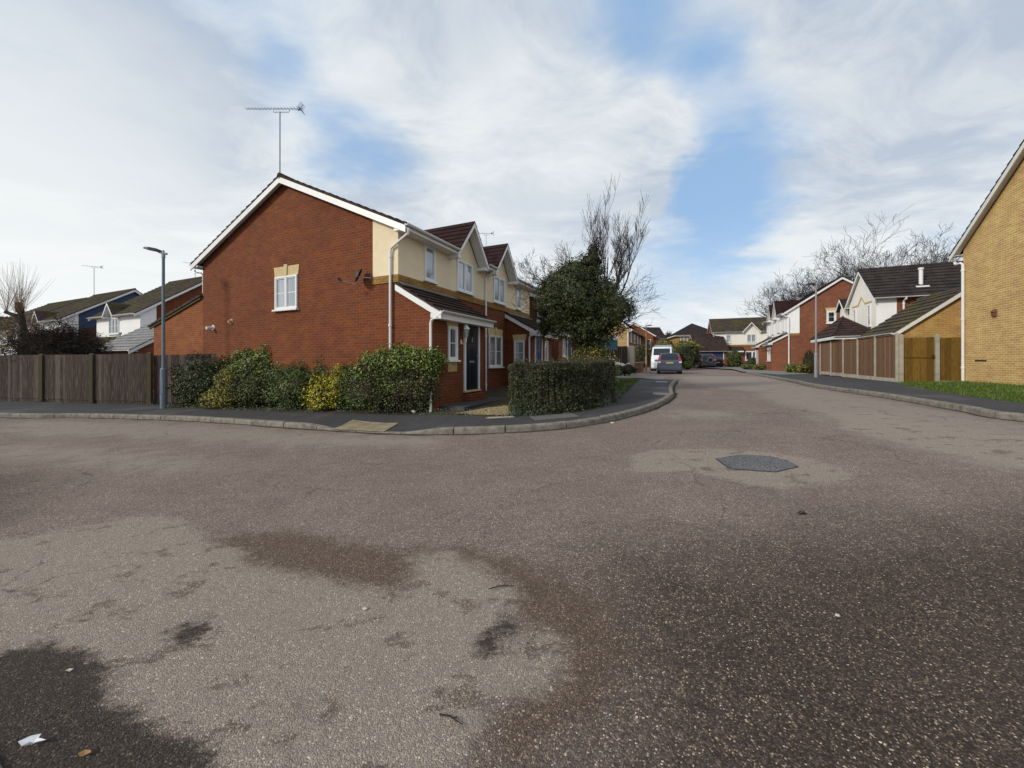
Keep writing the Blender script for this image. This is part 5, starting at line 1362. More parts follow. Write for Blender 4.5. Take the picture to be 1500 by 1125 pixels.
far_shrub(1175, 28.4, 0.65, 0.40, 'leaf_olive', 'low pale olive bush beside the low light green one', 1000, 0.09, 61, 0.35)
far_shrub(1185.5, 28.2, 0.40, 0.95, 'leaf_ivy', 'narrow dark evergreen at the left end of the brown fence', 1600, 0.09, 62, 0.8)
far_shrub(915, 23.2, 0.85, 0.36, 'leaf_dark', 'low dark shrub beyond the white parked car', 1200, 0.08, 63, 0.36)
far_shrub(935, 39, 1.3, 1.5, 'leaf_brown', 'brown leafy shrub before the far red house', 1800, 0.14, 64, 1.3)
yt = at(1136, 545, 34); bare_tree('young_tree', (yt.x, yt.y, GD(yt.x, yt.y)), 3.0, 'thin young street tree on the right pavement edge', 4, 71, 0.12, 0.6, 'bark', 0.008, 0.045, 3, 0.5, 'young tree', limbs=4)
ct = at(979, 500, 75); shrub('conifer', (ct.x, ct.y), [(0,0,3.2,1.2,1.2,3.6,1.0)], 'leaf_dark', 'pointed conifer far off between the two end houses', 0.3, 1500, seed=72, lump=0.2, corek=0.8)
# weedy plants along the foot of hedge, shrubs and fences
def weeds():
    rnd = random.Random(5); mb = MB(); g = MB()
    for _ in range(2600):
        if rnd.random() < 0.6: t = rnd.uniform(0.4, 0.99)
        else: t = rnd.uniform(0.0, 1.0)
        f = t*(len(bl)-1); i = min(int(f), len(bl)-2); p = bl[i].lerp(bl[i+1], f-i); d = (bl[i+1]-bl[i]).normalized(); nn = Vector((-d.y, d.x))
        if not (-20 < p.x < 4.4): continue
        q = p + nn*rnd.uniform(-0.03, 0.22); z = GD(q.x, q.y)
        dens = mnoise.noise(Vector((q.x*1.3, q.y*1.3, 0)))
        if dens < -0.05: continue
        for k in range(3): leaf_faces(mb, Vector((q.x + rnd.uniform(-.05,.05), q.y + rnd.uniform(-.05,.05), z + rnd.random()**2*0.14)), 0.045, rnd, Vector((0,-0.3,0.6)), 0.4)
    o = mb.build('weeds', M['leaf_weed']); o['kind'] = 'stuff'; o['label'] = 'small weeds along the back edge of the left pavement'; o['category'] = 'weeds'
    # leafy growth at the foot of the hedge
    mb = MB()
    for _ in range(3800):
        t = rnd.random(); x = 0.0 + 2.5*t; y = 8.22 + 0.25*t + 1.15*max(0, t-0.35)**1.3*1.6
        q = Vector((x, y + rnd.uniform(-0.05, 0.18))); z = GD(q.x, q.y) + rnd.random()**1.6 * 0.42*(0.6+0.7*mnoise.noise(Vector((x*2, 7, 0)))**2)
        leaf_faces(mb, Vector((q.x, q.y, z)), 0.055, rnd, Vector((0.2,-0.6,0.5)), 0.4, 0.35)
    o = mb.build('undergrowth', M['leaf_weed']); o['kind'] = 'stuff'; o['label'] = 'greyish green undergrowth at the foot of the hedge'; o['category'] = 'undergrowth'
    mb = MB()
    for _ in range(26000):
        y = rnd.uniform(6.4, 15.5); x = rnd.uniform(10.4, 17.5)
        # between the pavement back and the wall
        e = None
        for i in range(len(br)-1):
            if (br[i].y - y) * (br[i+1].y - y) <= 0 and br[i+1].y != br[i].y:
                e = br[i].x + (br[i+1].x-br[i].x)*(y-br[i].y)/(br[i+1].y-br[i].y)
        if e is None or x < e + 0.02: continue
        wx = 13.31 + (y-6.46)*0.456
        if y < 14.0 and x > wx: continue
        if y >= 14.0 and x > 15.85 + (15.6-y)*2.1: continue
        z = GD(x, y); h = rnd.uniform(0.03, 0.085); a = rnd.uniform(0, 6.28); dx, dy = math.cos(a)*0.008, math.sin(a)*0.008; lx, ly = rnd.gauss(0, .025), rnd.gauss(0, .025)
        i = len(mb.v); mb.v += [(x-dx, y-dy, z-0.01), (x+dx, y+dy, z-0.01), (x+lx, y+ly, z+h)]; mb.f.append((i, i+1, i+2)); mb.mi.append(0)
    for _ in range(7000):
        y = rnd.uniform(11.6, 17.5); e = None
        xl = 3.3 + (y-11.2)*0.41; x = xl - rnd.random()*0.9*min(1, (y-11)/3)
        z = GD(x, y); h = rnd.uniform(0.03, 0.08); a = rnd.uniform(0, 6.28); dx, dy = math.cos(a)*0.008, math.sin(a)*0.008
        i = len(mb.v); mb.v += [(x-dx, y-dy, z-0.01), (x+dx, y+dy, z-0.01), (x+rnd.gauss(0,.025), y+rnd.gauss(0,.025), z+h)]; mb.f.append((i, i+1, i+2)); mb.mi.append(0)
    o = mb.build('grass', M['grass']); o['kind'] = 'stuff'; o['label'] = 'short green grass beside the yellow house and the hedge end'; o['category'] = 'grass'
weeds()

# ------------------------------------------------------------------ fences
def board_panel(root, A, B, zA, zB, h, mat, bw=0.11, name='panel', rnd=random.Random(2), lap=True, rs=1):
    """vertical boards between two points, following the ground"""
    A = Vector(A); B = Vector(B); d = (B-A); L = d.length; d.normalize(); nn = Vector((-d.y, d.x))
    n = max(1, int(round(L/bw))); m = MB()
    for i in range(n):
        a = A + d*(L*i/n); b = A + d*(L*(i+1)/n + (0.012 if lap and i < n-1 else 0)); z = zA + (zB-zA)*(i+0.5)/n; tp = z + h + rnd.uniform(-0.008, 0.008)
        o1 = 0.0; o2 = 0.009 if lap else 0.0; th = 0.014
        P = [(a.x+nn.x*o1, a.y+nn.y*o1), (b.x+nn.x*o2, b.y+nn.y*o2), (b.x+nn.x*(o2+th), b.y+nn.y*(o2+th)), (a.x+nn.x*(o1+th), a.y+nn.y*(o1+th))]
        m.hexa([(x, y, z) for x, y in P] + [(x, y, tp) for x, y in P])
    # rails behind
    for q in (0.15, 0.5, 0.85):
        m.bar((A.x+nn.x*0.05*rs, A.y+nn.y*0.05*rs, zA+h*q), (B.x+nn.x*0.05*rs, B.y+nn.y*0.05*rs, zB+h*q), 0.04, 0.07)
    ox, oy, oz = root.location
    m.v = [(x-ox, y-oy, z-oz) for x, y, z in m.v]
    return m.build(name, M[mat], root)

def post(root, p, z, h, w, mat, name='post', cap=True, ang=0.0):
    m = MB(); m.box((-w/2,-w/2,-0.3), (w/2,w/2,h))
    if cap: m.hexa([(-w/2,-w/2,h),(w/2,-w/2,h),(w/2,w/2,h),(-w/2,w/2,h),(-w*.2,-w*.2,h+0.03),(w*.2,-w*.2,h+0.03),(w*.2,w*.2,h+0.03),(-w*.2,w*.2,h+0.03)])
    o = m.build(name, M[mat], root, bevel=0.006); ox, oy, oz = root.location
    o.location = (p[0]-ox, p[1]-oy, z-oz); o.rotation_euler = (0, 0, ang); return o

# left fence
fp = [(-12.75, 13.38), (-15.5, 14.02), (-18.15, 14.66), (-20.9, 15.25), (-23.6, 15.9), (-26.3, 16.6)]
lf = empty('wooden_fence', (fp[0][0], fp[0][1], GD(*fp[0])), 0, 'weathered dark brown board fence with greenish posts at the left edge of the view', 'fence')
for i in range(len(fp)-1):
    a, b = fp[i], fp[i+1]; board_panel(lf, a, b, GD(*a)+0.10, GD(*b)+0.10, 1.70, 'fence_dark', 0.10, rs=-1)
    ox, oy, oz = lf.location; gb = MB(); d = (Vector(b)-Vector(a)).normalized()
    gb.bar((a[0]-ox, a[1]-oy+0.02, GD(*a)+0.04-oz), (b[0]-ox, b[1]-oy+0.02, GD(*b)+0.04-oz), 0.03, 0.14); gb.build('gravel_board', M['fence_dark'], lf)
for i, p in enumerate(fp): post(lf, (p[0]+0.02, p[1]-0.06), GD(*p), 1.81, 0.12, 'fence_post', ang=0.23)
# return fence behind the shrubs, from the last post to the lean-to wall
q = (-10.2, 13.25); board_panel(lf, q, (fp[0][0]+0.1, fp[0][1]+0.02), GD(*q)+0.05, GD(*fp[0])+0.05, 1.68, 'fence_dark', 0.10, rs=-1)

# right fence: brown panels, concrete posts and gravel boards
r0 = Vector((15.85, 15.6)); pts = [r0 + Vector((D1.x, D1.y))*(1.93*i) for i in range(6)]
rf = empty('panel_fence', (r0.x, r0.y, 0.80), 0, 'brown wooden panel fence with pale concrete posts climbing away on the right', 'fence')
ZF = 0.80
for i in range(5):
    a, b = pts[i], pts[i+1]; d = (b-a).normalized()
    a2 = a + d*0.06; b2 = b - d*0.06
    board_panel(rf, b2, a2, ZF+0.17+0.02*i, ZF+0.17+0.02*i, 1.78, 'fence_brown', 0.125)
    g = MB(); g.bar((a2.x-rf.location.x, a2.y-rf.location.y, 0.075+0.02*i), (b2.x-rf.location.x, b2.y-rf.location.y, 0.075+0.02*i), 0.05, 0.18); g.build('gravel_board', M['concrete'], rf)
    c = MB(); c.bar((a2.x-rf.location.x, a2.y-rf.location.y, 0.17+1.80+0.02*i), (b2.x-rf.location.x, b2.y-rf.location.y, 0.17+1.80+0.02*i), 0.06, 0.03); c.build('capping', M['fence_brown'], rf)
for i, p in enumerate(pts): post(rf, p, ZF+0.02*i, 2.02, 0.085, 'concrete', 'concrete_post', ang=A1)
# gate run facing the camera
e = Vector((-D2.x, -D2.y)); g0 = r0 + e*0.10
gt = empty('garden_gate', (g0.x, g0.y, 0.80), 0, 'golden brown boarded gate between the concrete corner post and the next post', 'gate')
board_panel(gt, g0 + e*0.12, g0 + e*1.02, 0.84, 0.84, 1.80, 'gate', 0.10, rs=1)
fr = MB(); a = g0 + e*0.12; b = g0 + e*1.02
for z in (1.0,):
    fr.bar((a.x-g0.x - D1.x*0.05, a.y-g0.y - D1.y*0.05, z+0.04), (b.x-g0.x - D1.x*0.05, b.y-g0.y - D1.y*0.05, z+0.04), 0.02, 0.02)
fr.build('battens', M['gate'], gt)
hl = MB(); p = g0 + e*0.96; hl.box((p.x-g0.x-0.03, p.y-g0.y-0.06, 1.0), (p.x-g0.x+0.02, p.y-g0.y-0.01, 1.12)); hl.build('latch', M['dark'], gt)
post(gt, g0 + e*0.02, 0.80, 1.95, 0.13, 'concrete', 'gate_post', ang=AX)
pf = empty('fence_panel', (*(g0 + e*1.12), 0.80), 0, 'short brown board fence between the gate and the yellow house, with a concrete post', 'fence')
board_panel(pf, g0 + e*1.16, g0 + e*2.4, 0.90, 0.90, 1.70, 'gate', 0.10); post(pf, g0 + e*1.10, 0.80, 1.92, 0.12, 'concrete', ang=AX)
g = MB(); a = g0 + e*1.16; b = g0 + e*2.4; ox, oy, oz = pf.location; g.bar((a.x-ox, a.y-oy, 0.04), (b.x-ox, b.y-oy, 0.04), 0.05, 0.12); g.build('gravel_board', M['concrete'], pf)
# dark fence beyond the driveway with a grey pier, and the low red wall beyond
z0 = 0.80
df = empty('dark_fence', (5.7, 25.0, z0), 0, 'dark brown fence ending in a grey pier beyond the white parked car', 'fence')
board_panel(df, (4.9, 24.8), (7.8, 25.6), z0+0.05, z0+0.05, 1.85, 'fence_dark', 0.12)
post(df, (8.05, 25.7), z0, 1.90, 0.36, 'concrete', 'pier', ang=0.3)
p = at(936, 540, 33); lw_ = empty('low_wall', (p.x, p.y, 0.82), A1, 'low red brick garden wall beside the far lamp post', 'wall')
b = MB(); b.box((-1.5, -0.1, -0.2), (3.0, 0.12, 0.75)); b.build('brickwork', M['brick_far'], lw_); b = MB(); b.box((-1.55, -0.14, 0.751), (3.05, 0.16, 0.81)); b.build('coping', M['concrete'], lw_)
b = MB(); b.box((-1.5, 0.13, -0.2), (-1.3, 2.2, 0.74)); b.build('return_wall', M['brick_far'], lw_)

# ------------------------------------------------------------------ street lamps
def lamp(x, y, z, H, rz, label, mat='metal_blue', wall=False, tilt=8):
    o = empty('street_lamp', (x, y, z), rz, label, 'street lamp', 'street lamps')
    m = MB(); m.tube([(0,0,-0.2),(0,0,1.25)], 0.083, 14); m.tube([(0,0,1.251),(0,0,1.30)], [0.083,0.05], 14); m.build('base_sleeve', M[mat], o, smooth=False)
    dr = MB(); dr.box((-0.045, -0.0865, 0.45), (0.045, -0.075, 0.95)); dr.build('access_door', M[mat], o, bevel=0.004)
    m = MB(); m.tube([(0,0,1.301),(0,0,H*0.6),(0,0,H)], [0.045,0.043,0.04], 12); m.build('pole', M[mat], o)
    m = MB(); m.tube([(0,0,H-0.12),(0,0,H+0.03)], 0.052, 10); s = math.tan(R(tilt))
    m.bar((0.10,0,H+0.03-0.10*s), (-0.12,0,H+0.03+0.12*s), 0.07, 0.06); m.build('bracket', M['metal'], o)
    h = MB(); L = 0.50; a = -0.06
    P = lambda u, v, w: (a - u, v, H + 0.035 + (u - a)*s*1.0 + w)
    prof = [(0.0, 0.05, 0.07), (0.10, 0.10, 0.09), (0.30, 0.13, 0.08), (0.43, 0.11, 0.05), (L, 0.04, 0.015)]
    base = len(h.v)
    for u, w, t in prof: h.v += [P(u,-w,0), P(u,w,0), P(u,w*0.8,t), P(u,-w*0.8,t)]
    for i in range(len(prof)-1):
        for k in range(4):
            q = (k+1) % 4; h.f.append((base+i*4+k, base+i*4+q, base+(i+1)*4+q, base+(i+1)*4+k)); h.mi.append(0)
    h.f.append((base+3,base+2,base+1,base)); h.mi.append(0); e = base+(len(prof)-1)*4; h.f.append((e,e+1,e+2,e+3)); h.mi.append(0)
    hd = h.build('lantern', M['dark'], o, fixn=True)
    g = MB(); P2 = [P(0.12,-0.07,-0.006), P(0.12,0.07,-0.006), P(0.42,0.07,-0.006), P(0.42,-0.07,-0.006)]; Q2 = [P(0.12,-0.07,-0.0005), P(0.12,0.07,-0.0005), P(0.42,0.07,-0.0005), P(0.42,-0.07,-0.0005)]
    g.hexa(P2+Q2); g.build('led_panel', M['glass_dark'], hd, fixn=True)
    c = MB(); c.tube([(0,0,H+0.06),(0,0,H+0.12)], [0.035,0.03], 8); c.build('photocell', M['metal'], o)
    return o
lamp(-11.18, 12.15, GD(-11.18, 12.15)-0.01, 4.95, R(8), 'blue grey street lamp standing at the pavement edge left of the corner house', tilt=12)
lamp(16.45, 20.5, 0.82, 4.95, R(-4), 'grey street lamp at the far end of the brown panel fence', 'metal', tilt=2)
p = at(946.5, 540, 36); lamp(p.x, p.y, 0.82, 4.2, R(160), 'slim pinkish grey street lamp far up the left side near the white van', 'twig_pale', tilt=2)

# ------------------------------------------------------------------ estate agent's board, sits on a post behind the hedge
p = at(892, 540, 17.5)
sb = empty('signboard', (p.x, p.y, GD(p.x, p.y)), R(0), 'teal signboard with a smaller white board on top, on a post behind the ivy tree', 'sign')
b = MB(); b.box((-0.44,-0.03,0.0), (-0.37,0.03,1.9)); b.build('post', M['upvc_old'], sb)
b = MB(); b.box((-0.369,-0.012,1.45), (0.40,0.012,1.83)); b.build('board', M['sign_teal'], sb)
b = MB(); b.box((-0.369,-0.016,1.831), (0.40,0.016,1.87)); b.box((-0.369,-0.016,1.42), (0.40,0.016,1.449)); b.box((-0.30,-0.0145,1.65),(0.10,-0.0121,1.70)); b.build('board_trim', M['sign_text'], sb)
b = MB(); b.prism([(-0.10,1.872),(0.40,1.872),(0.40,2.05),(0.0,2.05)], 'y', -0.012, 0.012); b.build('top_board', M['upvc'], sb, fixn=True)
b = MB(); b.box((0.03,-0.0145,1.91),(0.32,-0.0121,2.01)); b.build('top_panel', M['metal'], sb)

# ------------------------------------------------------------------ vehicles
def wheel(root, x, y, r, w, side):
    t = MB(); t.tube([(x, y - w/2, r), (x, y + w/2, r)], r, 22); ty = t.build('tyre', M['rubber'], None)
    wh = empty_part(root, 'wheel', x, y, r); ty.parent = wh; ty.location = (-x, -y, -r)
    h = MB(); ys = y + side*(w/2 + 0.004); h.tube([(x, ys - side*0.03, r), (x, ys, r)], r*0.62, 18)
    for k in range(5):
        a = 6.28*k/5; h.bar((x, ys+side*0.004, r), (x + math.cos(a)*r*0.58, ys+side*0.004, r+math.sin(a)*r*0.58), 0.012, r*0.16, up=(0,1,0))
    hb = h.build('rim', M['metal'], wh); hb.location = (-x, -y, -r)
def empty_part(root, name, x, y, z):
    # the wheel's hub: a small disc that carries tyre and rim
    m = MB(); m.tube([(0,-0.06,0),(0,0.06,0)], 0.07, 10); o = m.build(name, M['dark'], root); o.location = (x, y, z); return o

def car(name, loc, rz, L, W, H, paint, label, style='hatch', plate='plate', cat='car', spare=False):
    """x forward, rear at x=0; lofted body with glasshouse, wheels, lamps, bumpers"""
    o = empty(name, loc, rz, label, cat)
    hw = W/2; belt = H*0.60; sill = 0.22
    if style == 'van':   st = [(0.0,0.97,0.98,belt+0.1,H-0.02,0.93), (0.15,1,1,belt+0.1,H,0.93), (L*0.62,1,1,belt+0.1,H,0.93), (L*0.74,1,1,belt+0.05,H-0.12,0.88), (L*0.87,0.99,0.97,belt-0.1,belt+0.0,0.9), (L*0.97,0.93,0.93,belt-0.35,belt-0.30,0.85), (L,0.85,0.85,belt-0.6,belt-0.55,0.8)]
    else:                st = [(0.0,0.90,0.92,belt,belt+0.10,0.78), (0.10,0.97,0.96,belt+0.02,H*0.80,0.76), (0.42,1,0.98,belt+0.02,H-0.04,0.74), (L*0.35,1,0.98,belt,H,0.75), (L*0.56,1,0.98,belt-0.02,H-0.03,0.73), (L*0.73,0.99,0.95,belt-0.05,belt+0.03,0.82), (L*0.90,0.95,0.92,belt-0.16,belt-0.12,0.80), (L,0.80,0.80,belt-0.34,belt-0.31,0.72)]
    b = MB(); rows = []
    for x, ks, kb, zb, zr, kr in st:
        rows.append([(x, -hw*ks*0.94, sill), (x, -hw*ks, sill+0.18), (x, -hw*kb*1.0, zb), (x, -hw*kr, zr-0.05), (x, -hw*kr*0.85, zr), (x, hw*kr*0.85, zr), (x, hw*kr, zr-0.05), (x, hw*kb, zb), (x, hw*ks, sill+0.18), (x, hw*ks*0.94, sill)])
    for r_ in rows: b.v += r_
    m = 10
    for i in range(len(rows)-1):
        for k in range(m):
            j = (k+1) % m; b.f.append((i*m+k, i*m+j, (i+1)*m+j, (i+1)*m+k)); b.mi.append(0)
    b.f.append(tuple(range(m))); b.mi.append(0); e = (len(rows)-1)*m; b.f.append(tuple(e+k for k in reversed(range(m)))); b.mi.append(0)
    b.build('body', M[paint], o, fixn=True, bevel=0.03)
    def lerp_row(x, a, bq, t, side, off=0.012):
        """point on the body side between section points a and bq"""
        for i in range(len(st)-1):
            if st[i][0] <= x <= st[i+1][0] + 1e-6:
                f = (x - st[i][0])/(st[i+1][0]-st[i][0]); p = Vector(rows[i][a]).lerp(Vector(rows[i+1][a]), f); q = Vector(rows[i][bq]).lerp(Vector(rows[i+1][bq]), f)
                r_ = p.lerp(q, t); r_.y = (r_.y - off) if side < 0 else (-r_.y + off); return r_
    g = MB()
    wins = ((0.55, L*0.33), (L*0.35, L*0.52), (L*0.535, L*0.66)) if style != 'van' else ((L*0.66, L*0.80),)
    for side in (-1, 1):
        for xa, xb in wins:
            q = [lerp_row(xa, 2, 3, 0.08, side), lerp_row(xb, 2, 3, 0.08, side), lerp_row(xb - (0.12 if xb > L*0.6 else 0), 2, 3, 0.88, side), lerp_row(xa + 0.03, 2, 3, 0.88, side)]
            g.poly(q if side < 0 else list(reversed(q)))
    g.build('side_windows', M['car_glass'], o)
    rg = MB()
    if style == 'van':
        for s_ in (-1, 1):
            a, c = sorted((s_*0.03, s_*hw*0.86)); rg.box((-0.012, a, H*0.52), (-0.001, c, H*0.74))
    else:
        x1, x2 = 0.012, 0.085
        rg.poly([(x1-0.03, -hw*0.70, belt+0.10), (x1-0.03, hw*0.70, belt+0.10), (x2-0.02, hw*0.66, H*0.79), (x2-0.02, -hw*0.66, H*0.79)]); rg.poly([(x2-0.025, -hw*0.66, H*0.795), (x2-0.025, hw*0.66, H*0.795), (0.36, hw*0.60, H*0.95), (0.36, -hw*0.60, H*0.95)])
    rg.build('rear_window', M['car_glass'], o)
    w = MB(); i = 4 if style != 'van' else 3
    a0 = Vector(rows[i][4]); a1 = Vector(rows[i][5]); b0 = Vector(rows[i+1][4]); b1 = Vector(rows[i+1][5])
    up = Vector((0.01, 0, 0.012)); w.poly([a0.lerp(b0, 0.12)+up, a1.lerp(b1, 0.12)+up, a1.lerp(b1, 0.9)+up, a0.lerp(b0, 0.9)+up]); w.build('windscreen', M['car_glass'], o)
    bu = MB(); bu.box((-0.09, -hw*0.95, 0.30), (0.06, hw*0.95, 0.58)); bu.build('rear_bumper', M[paint if style != 'van' else 'dark'], o, bevel=0.03)
    bu = MB(); bu.box((L-0.04, -hw*0.86, 0.28), (L+0.08, hw*0.86, 0.56)); bu.build('front_bumper', M[paint], o, bevel=0.03)
    dk = MB(); dk.box((-0.05, -hw*0.9, 0.19), (0.1, hw*0.9, 0.298)); dk.box((0.3, -hw*0.93, 0.17), (L-0.3, hw*0.93, 0.24)); dk.build('underside', M['dark'], o)
    for s_ in (-1, 1):
        l = MB(); a, c = sorted((s_*hw*0.74, s_*hw*0.94)); z0, z1 = (belt-0.02, H*0.88) if style == 'suv' else ((0.7, 1.05) if style != 'van' else (0.75, 1.25))
        a2, c2 = sorted((s_*hw*0.66, s_*hw*0.80)) if style == 'suv' else (a, c)
        l.hexa([(-0.035,a,z0),(-0.035,c,z0),(0.2,c,z0),(0.2,a,z0),(0.05 if style=='suv' else -0.03,a2,z1),(0.05 if style=='suv' else -0.03,c2,z1),(0.3,c2,z1),(0.3,a2,z1)]); l.build('tail_light', M['light_red'], o, fixn=True)
        if style == 'suv': l = MB(); l.box((-0.045, a, z0-0.12), (0.1, c, z0-0.01)); l.build('reversing_light', M['light_clear'], o)
        h = MB(); a, c = sorted((s_*hw*0.50, s_*hw*0.78)); h.box((L-0.10, a, 0.60), (L+0.03, c, 0.76)); h.build('headlight', M['light_clear'], o)
        mr = MB(); xm = L*0.66 if style != 'van' else L*0.76; a, c = sorted((s_*hw*0.97, s_*(hw+0.19))); mr.box((xm, a, belt-0.02), (xm+0.13, c, belt+0.14 if style != 'van' else belt+0.28)); mr.build('wing_mirror', M['dark' if style == 'van' else paint], o, bevel=0.02)
        rr = 0.34 if style in ('suv', 'van') else 0.31
        for x in (0.75, L-0.85): wheel(o, x, s_*(hw-0.11), rr, 0.21, s_)
        for x in (0.75, L-0.85):
            ar = MB(); ar.tube([(x, s_*(hw-0.14), rr), (x, s_*(hw+0.004), rr)], rr*1.13, 22); ar.build('wheel_arch', M['dark'], o)
    pl = MB(); zp = 0.82 if style == 'suv' else 0.62
    pl.box((-0.10 if zp < 0.6 else -0.055 if style != 'van' else -0.02, -0.26, zp), (-0.02 if style != 'van' else -0.001, 0.26, zp+0.11)); pl.build('number_plate', M[plate], o)
    if spare:
        s = MB(); s.tube([(-0.20, -0.18, 0.98), (-0.02, -0.18, 0.98)], 0.35, 20); s.build('spare_wheel_cover', M['metal'], o); s = MB(); s.tube([(-0.212, -0.18, 0.98), (-0.205, -0.18, 0.98)], 0.24, 18); s.build('spare_wheel_disc', M['dark'], o)
    if style == 'van':
        s = MB(); s.box((-0.009, -0.012, 0.5), (-0.001, 0.012, H-0.1)); s.build('door_gap', M['dark'], o)
        s = MB()
        for y in (-hw*0.8, hw*0.8): s.bar((0.1, y, H+0.12), (L*0.55, y, H+0.12), 0.04, 0.04)
        for x in (0.12, L*0.2, L*0.38, L*0.54): s.bar((x, -hw*0.82, H+0.161), (x, hw*0.82, H+0.161), 0.04, 0.04)
        for x in (0.15, L*0.5):
            for y in (-hw*0.8, hw*0.8): s.bar((x, y, H-0.02), (x, y, H+0.10), 0.04, 0.04)
        s.build('roof_rack', M['metal'], o)
    return o
AC = A1 + R(4)
car('parked_car', (12.28, 29.5, G(12.3, 29.5)), AC, 4.45, 1.80, 1.68, 'paint_silver', 'silver blue car with tall red tail lights parked behind the white van', 'suv')
car('parked_van', (16.6, 41.4, G(15, 38)), A1 + math.pi, 5.4, 2.0, 2.42, 'paint_white', 'white high roofed van with a roof rack facing the silver blue car', 'van', 'plate', 'van')
car('parked_car', (3.2, 22.75, GD(4.2, 22)+0.0), A1 - R(52), 3.9, 1.70, 1.42, 'paint_white', 'white parked car on the driveway with its nose showing past the hedge', 'hatch')
car('parked_car', (24.15, 46.6, G(24, 46)+0.06), R(78), 4.2, 1.80, 1.78, 'paint_grey', 'grey off road car with a spare wheel on its back door before the blue garage', 'suv', 'plate_w', spare=True)
car('parked_car', (26.0, 48.0, G(26, 48)+0.06), R(80), 3.7, 1.65, 1.42, 'paint_red', 'very dark small car with a red tint beside the grey off road car', 'hatch')

# ------------------------------------------------------------------ litter and small things on the road
def scrap(name, px, py, pts, mat, label, cat, h=0.006, rz=0.0):
    x, y = on_road(px, py); o = empty(name, (x, y, G(x, y)+0.006), rz, label, cat)
    rnd = random.Random(int(px)); m = MB(); n = len(pts); c = (sum(p[0] for p in pts)/n, sum(p[1] for p in pts)/n)
    top = [(p[0], p[1], h + rnd.uniform(0, h*1.5)) for p in pts]; bot = [(p[0], p[1], t[2]-0.0015) for p, t in zip(pts, top)]
    for i in range(n):
        j = (i+1) % n; m.poly([(c[0], c[1], h*0.6), top[i], top[j]]); m.poly([(c[0], c[1], h*0.6-0.0015), bot[j], bot[i]]); m.poly([top[i], bot[i], bot[j], top[j]])
    m.build('sheet', M[mat], o); return o
scrap('paper_scrap', 46, 1095, [(-0.04,-0.01),(-0.015,-0.018),(0.0,-0.004),(0.03,-0.012),(0.045,0.01),(0.012,0.012),(0.005,0.028),(-0.018,0.012)], 'paper', 'torn white scrap of paper on the dark road by the near kerb', 'litter', 0.012)
scrap('dead_leaf', 125, 1108, [(-0.022,-0.006),(0.0,-0.012),(0.022,0.0),(0.006,0.012),(-0.014,0.010)], 'deadleaf', 'small brown dead leaf on the road right of the paper scrap', 'dead leaf', 0.005)
scrap('dead_leaf', 101, 985, [(-0.014,-0.003),(0.01,-0.006),(0.018,0.004),(-0.006,0.006)], 'stone', 'small pale leaf on the dark stain above the paper scrap', 'dead leaf', 0.004)
def twig(px, py, L, rz, label):
    x, y = on_road(px, py); o = empty('twig', (x, y, G(x, y)+0.006), rz, label, 'twig'); m = MB(); m.tube([(-L/2,0,0.004),(-L*0.1,L*0.05,0.008),(L/2,-L*0.03,0.004)], [0.004,0.0035,0.002], 5); m.tube([(0,0.0,0.006),(L*0.18,L*0.16,0.006)], 0.002, 4); m.build('stick', M['bark'], o)
twig(661, 1057, 0.11, R(-22), 'thin dark twig lying on the road near the bottom middle of the view')
twig(735, 862, 0.16, R(15), 'thin dark twig at the edge of the pale worn patch')
for px, py, r, lab in ((535, 893, 0.011, 'small white pebble on the pale worn road patch'), (1175, 753, 0.022, 'dark stone lying alone on the road below the tarmac patch'), (1227, 903, 0.010, 'small yellowish pebble on the dark asphalt at the right'), (285, 813, 0.009, 'tiny pale pebble at the upper edge of the pale road patch'), (897, 621, 0.03, 'pale pebble in the gutter below the hedge end')):
    x, y = on_road(px, py); o = empty('pebble', (x, y, G(x, y)), 0, lab, 'pebble'); m = MB(); blob_core(m, (0,0,r*0.6), (r*1.3, r, r*0.7), px, 1.0, 0.4); m.build('stone', M['dark' if r == 0.022 else 'stone'], o, smooth=True)
x, y = on_road(607, 603, 0.12); scrap('paper_scrap', 607, 606, [(-0.05,-0.02),(0.03,-0.03),(0.06,0.02),(-0.02,0.04)], 'paper', 'white scrap lying at the foot of the shrubs beside the house corner pipe', 'litter', 0.04).location = (-2.35, 9.02, GD(-2.35, 9.02)+0.01)

# ------------------------------------------------------------------ light, sky, camera
SUN = Vector((-0.87, -0.49, 0.0)).normalized(); EL = R(27)
sd = Vector((SUN.x*math.cos(EL), SUN.y*math.cos(EL), math.sin(EL)))
l = bpy.data.lights.new('sun', 'SUN'); l.energy = 2.7; l.angle = R(9); l.color = (1.0, 0.93, 0.82)
so = bpy.data.objects.new('sun', l); COL.objects.link(so); so.rotation_euler = sd.to_track_quat('Z', 'Y').to_euler()

